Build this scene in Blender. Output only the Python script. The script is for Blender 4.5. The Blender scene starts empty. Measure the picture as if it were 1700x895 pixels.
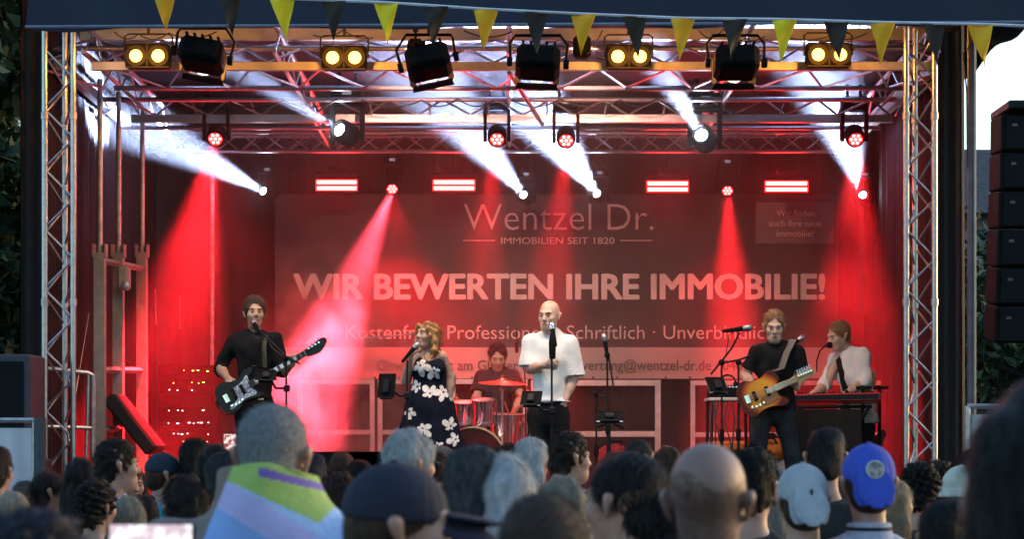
import bpy, math, random
import numpy as np
from mathutils import Vector, Matrix, Euler
R = math.radians
random.seed(7)
rng = np.random.default_rng(7)
scene = bpy.context.scene
COL = scene.collection

# ---------------------------------------------------------------- camera, sky, sun, exposure
F, CX, HY, CAMZ = 3100.0, 850.0, 742.0, 1.8
cam_data = bpy.data.cameras.new('camera')
cam = bpy.data.objects.new('camera', cam_data)
COL.objects.link(cam)
cam.location = (0, 0, CAMZ)
cam.rotation_euler = (R(90), 0, 0)
cam_data.sensor_width = 36
cam_data.lens = 36 * F / 1700
cam_data.shift_y = (HY - 447.5) / 1700
cam_data.clip_start = 0.05
cam_data.clip_end = 2000
cam_data.dof.use_dof = True
cam_data.dof.focus_distance = 15.9
cam_data.dof.aperture_fstop = 5.0
scene.camera = cam

world = bpy.data.worlds.new('World')
scene.world = world
world.use_nodes = True
wn, wl = world.node_tree.nodes, world.node_tree.links
bg = wn['Background']
sky = wn.new('ShaderNodeTexSky')
sky.sky_type = 'NISHITA'
sky.sun_disc = False
SUN_EL, SUN_ROT = 7.0, 62.0
sky.sun_elevation = R(SUN_EL)
sky.sun_rotation = R(SUN_ROT)
sky.air_density = 1.2
sky.dust_density = 2.0
sky.ozone_density = 3.0
wl.new(sky.outputs[0], bg.inputs[0])
bg.inputs[1].default_value = 0.15

sd = bpy.data.lights.new('sun', 'SUN')
sd.energy = 0.06
sd.angle = R(25)
sd.color = (0.80, 0.88, 1.0)
sun = bpy.data.objects.new('sun', sd)
COL.objects.link(sun)
_d = Vector((math.sin(R(SUN_ROT)), math.cos(R(SUN_ROT)), math.tan(R(28)))).normalized()
sun.rotation_euler = _d.to_track_quat('Z', 'Y').to_euler()

scene.view_settings.view_transform = 'Standard'
scene.view_settings.look = 'None'
scene.view_settings.exposure = 2.0
scene.view_settings.gamma = 1.0
scene.view_settings.use_curve_mapping = False
scene.render.engine = 'CYCLES'
cy = scene.cycles
cy.use_denoising = True
cy.max_bounces = 5
cy.diffuse_bounces = 2
cy.glossy_bounces = 2
cy.transmission_bounces = 2
cy.volume_bounces = 0
cy.transparent_max_bounces = 8
cy.volume_step_rate = 2.0
cy.volume_max_steps = 64
cy.sample_clamp_indirect = 4.0
cy.caustics_reflective = False
cy.caustics_refractive = False

# ---------------------------------------------------------------- helpers
def P(px, py, Y):
    return Vector(((px - CX) * Y / F, Y, CAMZ + (HY - py) * Y / F))

_mats = {}
def mat(name, col, rough=0.6, metal=0.0, var=0.15, scale=8.0, bump=0.0, bscale=None, emit=None, estr=0.0, spec=0.5, stretch=None, col2=None, sheen=0.0):
    """procedural principled material: noise varies the colour and the roughness, optional bump"""
    if name in _mats: return _mats[name]
    m = bpy.data.materials.new(name); m.use_nodes = True
    nt = m.node_tree; n = nt.nodes; l = nt.links
    b = n['Principled BSDF']
    b.inputs['Roughness'].default_value = rough
    b.inputs['Metallic'].default_value = metal
    b.inputs['Specular IOR Level'].default_value = spec
    if sheen: b.inputs['Sheen Weight'].default_value = sheen
    tc = n.new('ShaderNodeTexCoord'); mp = n.new('ShaderNodeMapping')
    l.new(tc.outputs['Object'], mp.inputs[0])
    if stretch: mp.inputs['Scale'].default_value = stretch
    nz = n.new('ShaderNodeTexNoise'); nz.inputs['Scale'].default_value = scale; nz.inputs['Detail'].default_value = 5
    l.new(mp.outputs[0], nz.inputs['Vector'])
    mx = n.new('ShaderNodeMix'); mx.data_type = 'RGBA'
    c2 = col2 if col2 else tuple(min(1, c * (1 + var)) for c in col)
    c1 = col if col2 else tuple(c * (1 - var) for c in col)
    rmp = n.new('ShaderNodeMapRange'); rmp.inputs[1].default_value = 0.35; rmp.inputs[2].default_value = 0.65
    l.new(nz.outputs['Fac'], rmp.inputs[0])
    l.new(rmp.outputs[0], mx.inputs['Factor'])
    mx.inputs['A'].default_value = (*c1, 1); mx.inputs['B'].default_value = (*c2, 1)
    l.new(mx.outputs['Result'], b.inputs['Base Color'])
    if bump:
        nb = n.new('ShaderNodeTexNoise'); nb.inputs['Scale'].default_value = bscale or scale * 2; nb.inputs['Detail'].default_value = 4
        l.new(mp.outputs[0], nb.inputs['Vector'])
        bp = n.new('ShaderNodeBump'); bp.inputs['Strength'].default_value = bump; bp.inputs['Distance'].default_value = 0.02
        l.new(nb.outputs['Fac'], bp.inputs['Height']); l.new(bp.outputs[0], b.inputs['Normal'])
    if emit:
        b.inputs['Emission Color'].default_value = (*emit, 1); b.inputs['Emission Strength'].default_value = estr
    _mats[name] = m
    return m

class MB:
    """collects shapes in world (or local) coordinates; build() links them as ONE mesh object"""
    def __init__(s): s.v = []; s.f = []; s.mi = []; s.cur = 0
    def add(s, vs, fs):
        o = len(s.v); s.v += [tuple(v) for v in vs]
        s.f += [tuple(i + o for i in f) for f in fs]; s.mi += [s.cur] * len(fs); return s
    def box(s, c, size, rot=None, M=None):
        x, y, z = (k / 2 for k in size)
        vs = [Vector((sx * x, sy * y, sz * z)) for sx in (-1, 1) for sy in (-1, 1) for sz in (-1, 1)]
        if rot is not None: vs = [Euler(rot).to_matrix() @ v for v in vs]
        vs = [v + Vector(c) for v in vs]
        if M is not None: vs = [M @ v for v in vs]
        return s.add(vs, [(0, 1, 3, 2), (4, 6, 7, 5), (0, 4, 5, 1), (2, 3, 7, 6), (0, 2, 6, 4), (1, 5, 7, 3)])
    def rbox(s, c, size, b=0.01, M=None):
        """box with chamfered edges"""
        x, y, z = (k / 2 for k in size); b = min(b, x * .9, y * .9, z * .9)
        vs = []
        for sx in (-1, 1):
            for sy in (-1, 1):
                for sz in (-1, 1):
                    vs += [Vector((sx * (x - b), sy * (y - b), sz * z)), Vector((sx * (x - b), sy * y, sz * (z - b))), Vector((sx * x, sy * (y - b), sz * (z - b)))]
        ix = lambda a, bb, c_, k: ((a * 2 + bb) * 2 + c_) * 3 + k
        fs = []
        for q in (0, 1):
            fs.append((ix(0, 0, q, 0), ix(1, 0, q, 0), ix(1, 1, q, 0), ix(0, 1, q, 0)))
            fs.append((ix(0, q, 0, 1), ix(1, q, 0, 1), ix(1, q, 1, 1), ix(0, q, 1, 1)))
            fs.append((ix(q, 0, 0, 2), ix(q, 1, 0, 2), ix(q, 1, 1, 2), ix(q, 0, 1, 2)))
        for a in (0, 1):
            for c_ in (0, 1):
                fs.append((ix(0, a, c_, 0), ix(1, a, c_, 0), ix(1, a, c_, 1), ix(0, a, c_, 1)))
                fs.append((ix(a, 0, c_, 0), ix(a, 1, c_, 0), ix(a, 1, c_, 2), ix(a, 0, c_, 2)))
                fs.append((ix(a, c_, 0, 1), ix(a, c_, 1, 1), ix(a, c_, 1, 2), ix(a, c_, 0, 2)))
        for a in (0, 1):
            for d in (0, 1):
                for e in (0, 1): fs.append((ix(a, d, e, 0), ix(a, d, e, 1), ix(a, d, e, 2)))
        vs = [v + Vector(c) for v in vs]
        if M is not None: vs = [M @ v for v in vs]
        return s.add(vs, fs)
    def tube(s, pts, r, n=8, M=None, flat=None):
        pts = [Vector(p) for p in pts]
        if M is not None: pts = [M @ p for p in pts]
        rs = r if isinstance(r, (list, tuple)) else [r] * len(pts)
        t0 = (pts[1] - pts[0]).normalized()
        up = Vector((0, 0, 1)) if abs(t0.z) < 0.9 else Vector((0, 1, 0))
        a = t0.cross(up).normalized(); vs = []
        for i, p in enumerate(pts):
            t = (pts[min(i + 1, len(pts) - 1)] - pts[max(i - 1, 0)]).normalized()
            a = (a - t * a.dot(t)).normalized(); b = t.cross(a)
            for k in range(n):
                q = 2 * math.pi * k / n
                vs.append(p + a * (rs[i] * math.cos(q)) + b * (rs[i] * math.sin(q) * (flat or 1)))
        fs = [(i * n + k, i * n + (k + 1) % n, (i + 1) * n + (k + 1) % n, (i + 1) * n + k) for i in range(len(pts) - 1) for k in range(n)]
        fs += [tuple(range(n))[::-1], tuple((len(pts) - 1) * n + k for k in range(n))]
        return s.add(vs, fs)
    def lathe(s, prof, M=None, n=20):
        """profile of (radius, z) about the local z axis"""
        vs = []; M = M or Matrix()
        for r_, z in prof:
            for k in range(n):
                q = 2 * math.pi * k / n; vs.append(M @ Vector((r_ * math.cos(q), r_ * math.sin(q), z)))
        fs = [(i * n + k, i * n + (k + 1) % n, (i + 1) * n + (k + 1) % n, (i + 1) * n + k) for i in range(len(prof) - 1) for k in range(n)]
        if prof[0][0] > 1e-5: fs.append(tuple(range(n))[::-1])
        if prof[-1][0] > 1e-5: fs.append(tuple((len(prof) - 1) * n + k for k in range(n)))
        return s.add(vs, fs)
    def ell(s, c, rad, M=None, n=14, m=9):
        vs = []; fs = []; M = M or Matrix()
        for i in range(m + 1):
            th = math.pi * i / m
            for k in range(n):
                q = 2 * math.pi * k / n
                vs.append(M @ (Vector(c) + Vector((rad[0] * math.sin(th) * math.cos(q), rad[1] * math.sin(th) * math.sin(q), rad[2] * math.cos(th)))))
        fs = [(i * n + k, (i + 1) * n + k, (i + 1) * n + (k + 1) % n, i * n + (k + 1) % n) for i in range(m) for k in range(n)]
        return s.add(vs, fs)
    def prism(s, out, th, M=None):
        """2-D outline (x, y) extruded along local z, centred"""
        M = M or Matrix(); n = len(out)
        vs = [M @ Vector((x, y, -th / 2)) for x, y in out] + [M @ Vector((x, y, th / 2)) for x, y in out]
        fs = [tuple(range(n))[::-1], tuple(range(n, 2 * n))] + [(i, (i + 1) % n, n + (i + 1) % n, n + i) for i in range(n)]
        return s.add(vs, fs)
    def build(s, name, mats, parent=None, smooth=True, local=False, angle=35):
        me = bpy.data.meshes.new(name)
        off = Vector((0, 0, 0))
        if parent is not None and not local: off = wloc(parent)
        me.from_pydata([(v[0] - off.x, v[1] - off.y, v[2] - off.z) for v in s.v], [], s.f)
        for m in (mats if isinstance(mats, (list, tuple)) else [mats]): me.materials.append(m)
        if any(s.mi): me.polygons.foreach_set('material_index', s.mi)
        import bmesh
        bm = bmesh.new(); bm.from_mesh(me); bmesh.ops.recalc_face_normals(bm, faces=bm.faces); bm.to_mesh(me); bm.free()
        if smooth:
            me.polygons.foreach_set('use_smooth', [True] * len(me.polygons)); me.set_sharp_from_angle(angle=R(angle))
        o = bpy.data.objects.new(name, me); COL.objects.link(o)
        if parent is not None: o.parent = parent
        return o

def wloc(o):
    p = Vector((0, 0, 0))
    while o is not None: p = p + o.location; o = o.parent
    return p
def tag(o, label, cat, group=None, kind=None):
    o['label'] = label; o['category'] = cat
    if group: o['group'] = group
    if kind: o['kind'] = kind
    return o
def thing(name, label, cat, loc=(0, 0, 0), rotz=0, group=None):
    o = bpy.data.objects.new(name, None); COL.objects.link(o); o.empty_display_size = .1
    o.location = loc; o.rotation_euler = (0, 0, rotz)
    return tag(o, label, cat, group)
def struct(o): o['kind'] = 'structure'; return o
def copy_tree(o, parent=None):
    c = o.copy(); COL.objects.link(c)
    if parent is not None: c.parent = parent
    for ch in [k for k in bpy.data.objects if k.parent == o]: copy_tree(ch, c)
    return c
def aim(loc, d, up=Vector((0, 0, 1))):
    """matrix at loc whose local -Z looks along d"""
    z = -Vector(d).normalized(); x = up.cross(z)
    if x.length < 1e-4: x = Vector((1, 0, 0))
    x.normalize(); y = z.cross(x)
    M = Matrix((x, y, z)).transposed().to_4x4(); M.translation = Vector(loc); return M
def lamp(kind, name, M, power, col, parent=None, **kw):
    ld = bpy.data.lights.new(name, kind); ld.energy = power; ld.color = col
    for k, v in kw.items(): setattr(ld, k, v)
    o = bpy.data.objects.new(name, ld); COL.objects.link(o)
    M = M.copy()
    if parent is not None:
        o.parent = parent; M.translation = M.translation - wloc(parent)
    o.matrix_local = M
    return o

# lamp powers (watts) and smoke densities
POD_W = 120.0
FLOOD_W, RED_W, WHITE_W, BAR_W, SMOKE, BILLOW = 46.0, 2700.0, 8200.0, 4.0, 0.021, 3.0

# ---------------------------------------------------------------- materials of the setting
ALU = mat('aluminium', (.46, .46, .48), .34, 1.0, .12, 30, .06, 60)
ALUB = mat('brushed_aluminium_beam', (.60, .58, .55), .45, .6, .15, 6, .04, 40)
STEEL = mat('galvanised_steel', (.5, .5, .5), .45, .8, .2, 14)
RAILM = mat('pale_painted_rail', (.55, .54, .52), .5, .2, .12, 9)
BLACK = mat('black_housing', (.009, .009, .010), .7, 0, .25, 12, spec=.06)
BLACKM = mat('black_metal', (.014, .014, .016), .5, 0, .2, 12, spec=.15)
RUBBER = mat('black_rubber', (.012, .012, .012), .8)
CHROME = mat('chrome', (.8, .8, .8), .12, 1.0, .05)
DRAPE = mat('black_stage_drape', (.012, .009, .009), .9, 0, .3, 4, .5, 9, stretch=(4, 4, .25))
NAVY = mat('navy_roof_tarpaulin', (.007, .010, .025), .7, 0, .2, 2.5, .25, 5)
ROOFU = mat('roof_tarpaulin_underside', (.016, .015, .020), .75, 0, .3, 2.5, .4, 4)
FLOORM = mat('black_stage_deck', (.025, .024, .024), .5, 0, .3, 5)
ASPH = mat('asphalt', (.05, .05, .052), .9, 0, .3, 20, .3, 60)
WHITEF = mat('white_mesh_fabric', (.66, .64, .68), .85, 0, .08, 3, .3, 6)
# ================================================================ THE SETTING
g = MB(); g.box((0, 60, -.05), (400, 400, .1)); struct(g.build('ground', ASPH, smooth=False))

SF = 1.16          # stage floor height
# stage platform
st = thing('stage_platform', 'black raised stage deck carrying the band and their gear', 'stage', (0, 14.7, 0))
MB().box((0, 18.3, SF - .06), (8.6, 7.2, .12)).build('deck', FLOORM, st, False)
m = MB()
for i in range(60):
    x0 = -4.3 + i * 8.6 / 60; d = .02 * (i % 2)
    m.box((x0 + .0717, 14.72 - d, SF / 2 - .05), (.142, .02, SF - .12))
m.build('skirt', DRAPE, st, False)

# rear and side curtains: pleated sheets with thickness
def pleated(mb, a, b, z0, z1, depth=.05, step=.16, th=.012, seed=0):
    a = Vector(a); b = Vector(b); L = (b - a).length; t = (b - a) / L; nrm = Vector((-t.y, t.x, 0))
    n = int(L / (step / 4)); rr = random.Random(seed); rows = 6
    vs = []; fs = []
    for side in (0, 1):
        for j in range(rows + 1):
            for i in range(n + 1):
                u = i / n * L; z = z0 + (z1 - z0) * j / rows
                w = depth * (math.sin(u * 2 * math.pi / step + .5 * math.sin(u * 3.1 + seed)) * .6 + .4 * math.sin(u * 9.7 + j * .15 + seed))
                p = a + t * u + nrm * (w + side * th); vs.append((p.x, p.y, z))
    W = n + 1; S = W * (rows + 1)
    for j in range(rows):
        for i in range(n):
            q = j * W + i
            fs.append((q, q + 1, q + W + 1, q + W)); fs.append((S + q, S + q + W, S + q + W + 1, S + q + 1))
    mb.add(vs, fs)
for nm, a, b, lab, sd_ in [('stage_curtain', (-4.25, 21.75), (4.12, 21.75), 'wide dark curtain closing the back of the stage behind the banner', 1),
                       ('stage_curtain', (-4.12, 15.75), (-4.12, 21.6), 'dark red lit side curtain behind the ladder-like lift on the left', 2),
                       ('stage_curtain', (4.08, 21.6), (3.80, 15.78), 'black side curtain along the right of the stage behind the keyboard player', 3)]:
    m = MB(); pleated(m, (*a, 0), (*b, 0), SF, 6.0, .035, .22, .012, sd_)
    tag(m.build(nm, DRAPE, angle=60), lab, 'curtain', 'curtains round the stage')

# narrow black wraps beside the front truss legs
for X, w, lab in [(-4.03, .20, 'dark cloth wrap hanging outside the left truss tower'), (3.66, .20, 'black cloth wrap hanging just outside the right truss tower')]:
    m = MB(); pleated(m, (X - w / 2, 15.72, 0), (X + w / 2, 15.72, 0), .9, 5.3, .03, .1, .02, int(X * 10))
    tag(m.build('cloth_wrap', DRAPE, angle=60), lab, 'curtain', 'cloth wraps beside the towers')

# roof: tarpaulin sloping back with a drooping navy front valance
rt = thing('stage_roof', 'navy tarpaulin stage roof with a hanging front edge above the trusses', 'stage roof', (0, 13.9, 5.3))
def sheet(mb, fn, nu, nv, th=(0, 0, .01)):
    vs = []; th = Vector(th)
    for s_ in (0, 1):
        for j in range(nv + 1):
            for i in range(nu + 1): vs.append(Vector(fn(i / nu, j / nv)) + th * s_)
    W = nu + 1; S = W * (nv + 1); fs = []
    for j in range(nv):
        for i in range(nu):
            q = j * W + i; fs += [(q, q + 1, q + W + 1, q + W), (S + q, S + q + W, S + q + W + 1, S + q + 1)]
    for i in range(nu): fs += [(i, S + i, S + i + 1, i + 1), (S - W + i, S - W + i + 1, 2 * S - W + i + 1, 2 * S - W + i)]
    for j in range(nv): fs += [(j * W, (j + 1) * W, S + (j + 1) * W, S + j * W), (j * W + nu, S + j * W + nu, S + (j + 1) * W + nu, (j + 1) * W + nu)]
    mb.add(vs, fs)
def valance(u, v):
    px = 42 + u * 1700
    low = P(px, 47 - 8 * u + 3 * math.sin(u * 23) + 2 * math.sin(u * 51) + (14 * max(0, (u - .93)) / .07), 13.9)
    top_z = 5.75 + .02 * math.sin(u * 9)
    z = low.z + (top_z - low.z) * v
    return (low.x, 13.9 + .035 * math.sin(u * 40 + v * 2) * (1 - v) + .25 * v, z)
m = MB(); sheet(m, valance, 160, 8, (0, .012, 0)); m.build('valance', NAVY, rt, angle=80)
m = MB(); sheet(m, lambda u, v: (-4.4 + 9.2 * u, 14.12 + v * 8.0, 5.78 + .10 * math.sin(v * 14) ** 2 - .12 * v + .03 * math.sin(u * 21 + v * 5)), 60, 40); m.build('tarpaulin', ROOFU, rt, angle=80)
m = MB(); m.tube([P(42, 44, 13.87), P(900, 40, 13.87), P(1742, 36, 13.87)], .012, 6); m.build('hem_rope', mat('grey_rope', (.2, .22, .3), .8), rt)

# ---------------------------------------------------------------- triangular truss towers at the front
def tower(X, lab):
    Y0 = 15.5
    t = thing('truss_tower', lab, 'truss tower', (X, Y0, 0), 0, 'aluminium truss towers carrying the roof')
    s_ = .118; top = 5.32
    ch = [(X - s_, Y0), (X + s_, Y0), (X, Y0 + .205)]
    for x, y in ch: MB().tube([(x, y, .02), (x, y, 1.9), (x, y, 3.6), (x, y, top)], .0245, 12).build('chord', ALU, t)
    m = MB()
    for a, b, ph in ((0, 1, 0), (1, 2, .12), (2, 0, .2)):
        z = .12 + ph; k = 0
        while z < top - .3:
            p, q = (ch[a], ch[b]) if k % 2 == 0 else (ch[b], ch[a])
            m.tube([(p[0], p[1], z), (q[0], q[1], z + .235)], .0095, 7); z += .25; k += 1
    m.build('bracing', ALU, t)
    for zz in (1.45, 3.0, 4.55):
        for x, y in ch: m = MB(); m.lathe([(.0255, -.03), (.031, -.028), (.031, .028), (.0255, .03)], Matrix.Translation((x, y, zz)), 12); m.build('coupler', STEEL, t)
    MB().box((X, Y0 + .07, .012), (.5, .5, .02)).build('base_plate', STEEL, t, False)
    MB().box((X, Y0 + .07, top + .02), (.32, .30, .03)).build('top_plate', STEEL, t, False)
tower(P(98, 0, 15.5).x, 'left triangular aluminium truss tower beside the lift posts')
tower(P(1528, 0, 15.5).x, 'right triangular aluminium truss tower beside the black cloth')

# ---------------------------------------------------------------- roof trusses across the stage
def zig(m, A, B, n, r=.011, X0=-4., X1=3.7):
    """zigzag between two parallel rails A, B given as (y, z)"""
    for i in range(n):
        xa = X0 + (X1 - X0) * i / n; xb = X0 + (X1 - X0) * (i + .5) / n; xc = X0 + (X1 - X0) * (i + 1) / n
        m.tube([(xa, *A), (xb, *B)], r, 6); m.tube([(xb, *B), (xc, *A)], r, 6)
def yz(py, Y): return (Y, P(0, py, Y).z)
def rail(t, A, r, x0=-4., x1=3.7): MB().tube([(x0, *A), (0, *A), (x1, *A)], r, 10).build('chord', WARMA, t)
WARMA = ALU
X0, X1 = -3.95, 3.7
fr = thing('roof_truss', 'front roof truss with a flat pale lower beam holding the amber lamps', 'roof truss', (0, 15.9, 5), 0, 'roof trusses across the stage')
A1, A2, A3, A4 = yz(110, 15.9), yz(80, 16.25), yz(146, 16.9), yz(57, 16.55)
MB().box((0, A1[0], A1[1]), (X1 - X0 - .5, .06, .068)).build('lower_beam', ALUB, fr, False)
MB().box((0, A4[0], A4[1]), (X1 - X0, .06, .10)).build('upper_beam', ALUB, fr, False)
rail(fr, A2, .024, X0, X1); rail(fr, A3, .024, X0 + .35, X1)
m = MB(); zig(m, (A1[0], A1[1] + .034), A2, 16); zig(m, A2, (A4[0], A4[1] - .05), 13, .012); zig(m, (A1[0], A1[1] - .02), A3, 13); m.build('bracing', ALU, fr)
mr = thing('roof_truss', 'middle roof truss with a flat beam holding the six moving heads', 'roof truss', (0, 18.2, 5), 0, 'roof trusses across the stage')
B1, B2, B3 = yz(197, 18.3), yz(165, 17.9), yz(212, 18.75)
MB().box((0, B1[0], B1[1]), (X1 - X0 - .2, .06, .075)).build('lower_beam', ALUB, mr, False)
rail(mr, B2, .024, X0, X1); rail(mr, B3, .022, X0, X1)
m = MB(); zig(m, (B1[0], B1[1] + .038), B2, 15)
for i in range(14): m.tube([(X0 + .3 + i * .57, B2[0], B2[1]), (X0 + .3 + i * .57, B1[0], B1[1] + .03)], .010, 6)
m.build('bracing', ALU, mr)
rr_ = thing('roof_truss', 'rear box truss above the banner with crossed bracing', 'roof truss', (0, 20.4, 5), 0, 'roof trusses across the stage')
C1, C2, C3 = yz(220, 20.4), yz(251, 20.4), yz(226, 20.75)
rail(rr_, C1, .024); rail(rr_, C2, .024); rail(rr_, C3, .024)
m = MB(); zig(m, C2, C1, 15, .009); zig(m, C1, C2, 15, .009); zig(m, C2, C3, 15, .008); m.build('bracing', ALU, rr_)
# struts running front to back under the tarpaulin
for px, lab in [(150, 'outermost left roof strut running back from the front truss'), (462, 'roof strut running back near the second amber lamp'), (845, 'roof strut running back above the middle of the banner'), (1245, 'roof strut running back near the right-hand black floodlight'), (1545, 'outermost right roof strut beside the right tower')]:
    x = P(px, 0, 16).x
    t = thing('roof_strut', lab, 'strut', (x, 16, 5), 0, 'struts running back under the roof')
    z0 = A2[1] + .1
    MB().tube([(x, 15.7, z0), (x, 18.3, z0 - .02), (x, 21.4, z0 - .1)], .024, 8).build('chord', ALU, t)
    MB().tube([(x, 15.7, z0 - .24), (x, 18.3, z0 - .25), (x, 20.4, z0 - .28)], .02, 8).build('chord', ALU, t)
    m = MB()
    for k in range(12): 
        ya = 15.75 + k * .38; m.tube([(x, ya, z0 - (0 if k % 2 else .24)), (x, ya + .38, z0 - (.24 if k % 2 else 0))], .010, 6)
    m.build('bracing', ALU, t)
a, b = P(846, 120, 16.1), P(900, 206, 18.2)
m = MB(); m.tube([a, b], .022, 8); tag(m.build('diagonal_brace', ALU), 'single bright diagonal brace between the front and middle truss', 'brace')
# side beams of the roof
for x, lab in [(-3.98, 'left roof side beam above the lift posts'), (3.72, 'right roof side beam above the black curtain')]:
    m = MB(); m.box((x, 18.85, 5.15), (.07, 5.0, .09)); tag(m.build('side_beam', ALUB, smooth=False), lab, 'beam', 'side beams of the roof')

# ---------------------------------------------------------------- lift mast at the left side
lf = thing('lifting_mast', 'three post steel lifting mast along the left side of the stage', 'lifting mast', (-3.9, 17, SF))
HY_ = mat('mast_grey', (.34, .32, .31), .6, .1, .15, 10)
for px, Y in ((166, 17.0), (197, 17.6), (236, 18.3)):
    a = P(px, 420, Y)
    MB().tube([(a.x, Y, a.z - .2), (a.x, Y, 3.9), (a.x, Y, 5.15)], .024, 10).build('inner_tube', STEEL, lf)
    MB().box((a.x, Y, (a.z + SF) / 2), (.095, .095, a.z - SF)).build('outer_post', HY_, lf, False)
    m = MB(); m.box((a.x - .055, Y, a.z + .02), (.015, .1, .12)); m.box((a.x + .055, Y, a.z + .02), (.015, .1, .12)); m.build('bracket', HY_, lf, False)
a, b = P(166, 432, 17.0), P(236, 446, 18.3)
for dz in (0, -1.0, -1.55):
    m = MB(); m.tube([(a.x, a.y, a.z + dz), (b.x, b.y, b.z + dz)], .03, 4); m.build('cross_bar', HY_, lf, False)
c = P(206, 462, 17.4); m = MB(); m.rbox(c, (.10, .16, .22), .02); m.build('winch', HY_, lf)
m = MB(); m.lathe([(.03, -.01), (.045, 0), (.03, .01)], Matrix.Translation(c + Vector((.03, -.09, -.08))) @ Matrix.Rotation(R(90), 4, 'X'), 12); m.build('winch_wheel', STEEL, lf)
m = MB(); m.tube([P(148, 520, 16.9), P(128, 640, 16.4), P(120, 700, 16.2)], .004, 5); tag(m.build('guy_wire', STEEL), 'thin slack wire running down beside the lifting mast', 'wire')
m = MB(); m.tube([P(352, 275, 20.6), P(352, 500, 20.6), P(350, 752, 20.6)], .027, 10); tag(m.build('curtain_pole', STEEL), 'single upright steel pole behind the bass player', 'pole')
m = MB(); m.tube([P(258, 480, 21.5), P(259, 540, 21.5)], .008, 6); m.build('strap_end', RAILM); m = bpy.data.objects['strap_end']; tag(m, 'left of two short pale straps hanging on the red lit curtain', 'strap', 'pale straps on the curtain')
m = MB(); m.tube([P(299, 492, 21.5), P(299, 546, 21.5)], .008, 6); tag(m.build('strap_end', RAILM), 'right of two short pale straps hanging on the red lit curtain', 'strap', 'pale straps on the curtain')

# ---------------------------------------------------------------- banner
BY = 21.45
tl, br = P(457, 322, BY), P(1392, 630, BY)
bn = thing('banner', 'wide grey real estate banner with pale lettering across the back of the stage', 'banner', (0, BY, tl.z))
def bfn(u, v):
    x = tl.x + (br.x - tl.x) * u; z = br.z + (tl.z - br.z) * v
    return (x, BY + .012 * math.sin(u * 17 + v * 3) * math.sin(v * 7 + u * 2) - .004 * math.exp(-((v - .30) / .01) ** 2) - .004 * math.exp(-((v - .63) / .01) ** 2), z)
GREYB = mat('banner_grey_print', (.075, .060, .053), .7, 0, .14, 2, .15, 7)
TEXTC = mat('banner_pale_letters', (.80, .74, .68), .7, 0, .04)
TEXTG = mat('banner_grey_letters', (.13, .11, .10), .7, 0, .04)
STRIPM = mat('banner_pale_strip', (.46, .43, .40), .7, 0, .06, 2)
m = MB(); sheet(m, bfn, 90, 24, (0, .01, 0)); m.build('cloth', GREYB, bn, angle=80)
def band(x0, y0, x1, y1, off, mt, nm):
    a, b = P(x0, y1, BY), P(x1, y0, BY)
    m = MB()
    def fn(u, v):
        x = a.x + (b.x - a.x) * u; z = a.z + (b.z - a.z) * v
        q = bfn((x - tl.x) / (br.x - tl.x), (z - br.z) / (tl.z - br.z)); return (x, q[1] - off, z)
    sheet(m, fn, 40, 4, (0, .002, 0)); return m.build(nm, mt, bn, angle=80)
band(457, 577, 1392, 629, .004, STRIPM, 'contact_strip')
band(1254, 336, 1384, 404, .004, mat('banner_notice_panel', (.24, .21, .19), .7, 0, .05, 2), 'notice_panel')
def text_mesh(txt, x0, x1, base, cap, Y, mt, nm, parent, bold=0., align=None, dy=-.006, follow=None, res=3):
    """words fitted between pixel columns x0..x1 with the baseline at row base and capital height cap px"""
    cu = bpy.data.curves.new(nm, 'FONT'); cu.body = txt; cu.size = 1; cu.resolution_u = res; cu.offset = min(bold, 0)
    o = bpy.data.objects.new(nm, cu); COL.objects.link(o)
    dg = bpy.context.evaluated_depsgraph_get(); me = bpy.data.meshes.new_from_object(o.evaluated_get(dg))
    bpy.data.objects.remove(o); bpy.data.curves.remove(cu)
    n = len(me.vertices); co = np.empty(n * 3, 'f4'); me.vertices.foreach_get('co', co); co = co.reshape(-1, 3)
    mn, mx = co[:, 0].min(), co[:, 0].max()
    A, B = P(x0, base, Y), P(x1, base, Y)
    capz = cap * Y / F / .70
    X = A.x + (co[:, 0] - mn) / (mx - mn) * (B.x - A.x); Z = A.z + co[:, 1] * capz
    yy = np.full(n, Y + dy)
    if follow:
        yy = np.array([follow((x - tl.x) / (br.x - tl.x), (z - br.z) / (tl.z - br.z))[1] for x, z in zip(X, Z)]) + dy
    off = wloc(parent)
    out = np.stack([X - off.x, yy - off.y, Z - off.z], 1).astype('f4')
    if bold > 0:                       # heavier weight: the same outlines shifted a little, each a hair in front of the last
        fs = [tuple(p.vertices) for p in me.polygons]; d = bold * cap * Y / F / .70; allv = []; allf = []
        for k, (sx, sz) in enumerate(((0, 0), (-1, .6), (1, .6), (-1, -.6), (1, -.6), (0, 1), (0, -1))):
            allv.append(out + np.array([sx * d, -.0006 * k, sz * d * .8])); allf += [tuple(i + k * n for i in f_) for f_ in fs]
        bpy.data.meshes.remove(me); me = bpy.data.meshes.new(nm); me.from_pydata(np.concatenate(allv).tolist(), [], allf)
    else: me.vertices.foreach_set('co', out.ravel())
    me.materials.clear(); me.materials.append(mt)
    ob = bpy.data.objects.new(nm, me); COL.objects.link(ob); ob.parent = parent
    return ob
tx = lambda *a, **k: text_mesh(*a, **k, follow=bfn)
tx('Wentzel Dr.', 770, 1085, 382, 45, BY, TEXTC, 'lettering', bn, bold=-.008)
tx('IMMOBILIEN SEIT 1820', 832, 1020, 405, 11, BY, TEXTC, 'lettering', bn, bold=.008)
tx('WIR BEWERTEN IHRE IMMOBILIE!', 489, 1368, 496, 41, BY, TEXTC, 'lettering', bn, bold=.034)
tx('Kostenfrei \u00b7 Professionell \u00b7 Schriftlich \u00b7 Unverbindlich', 574, 1285, 563, 23, BY, TEXTC, 'lettering', bn, bold=-.004)
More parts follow.
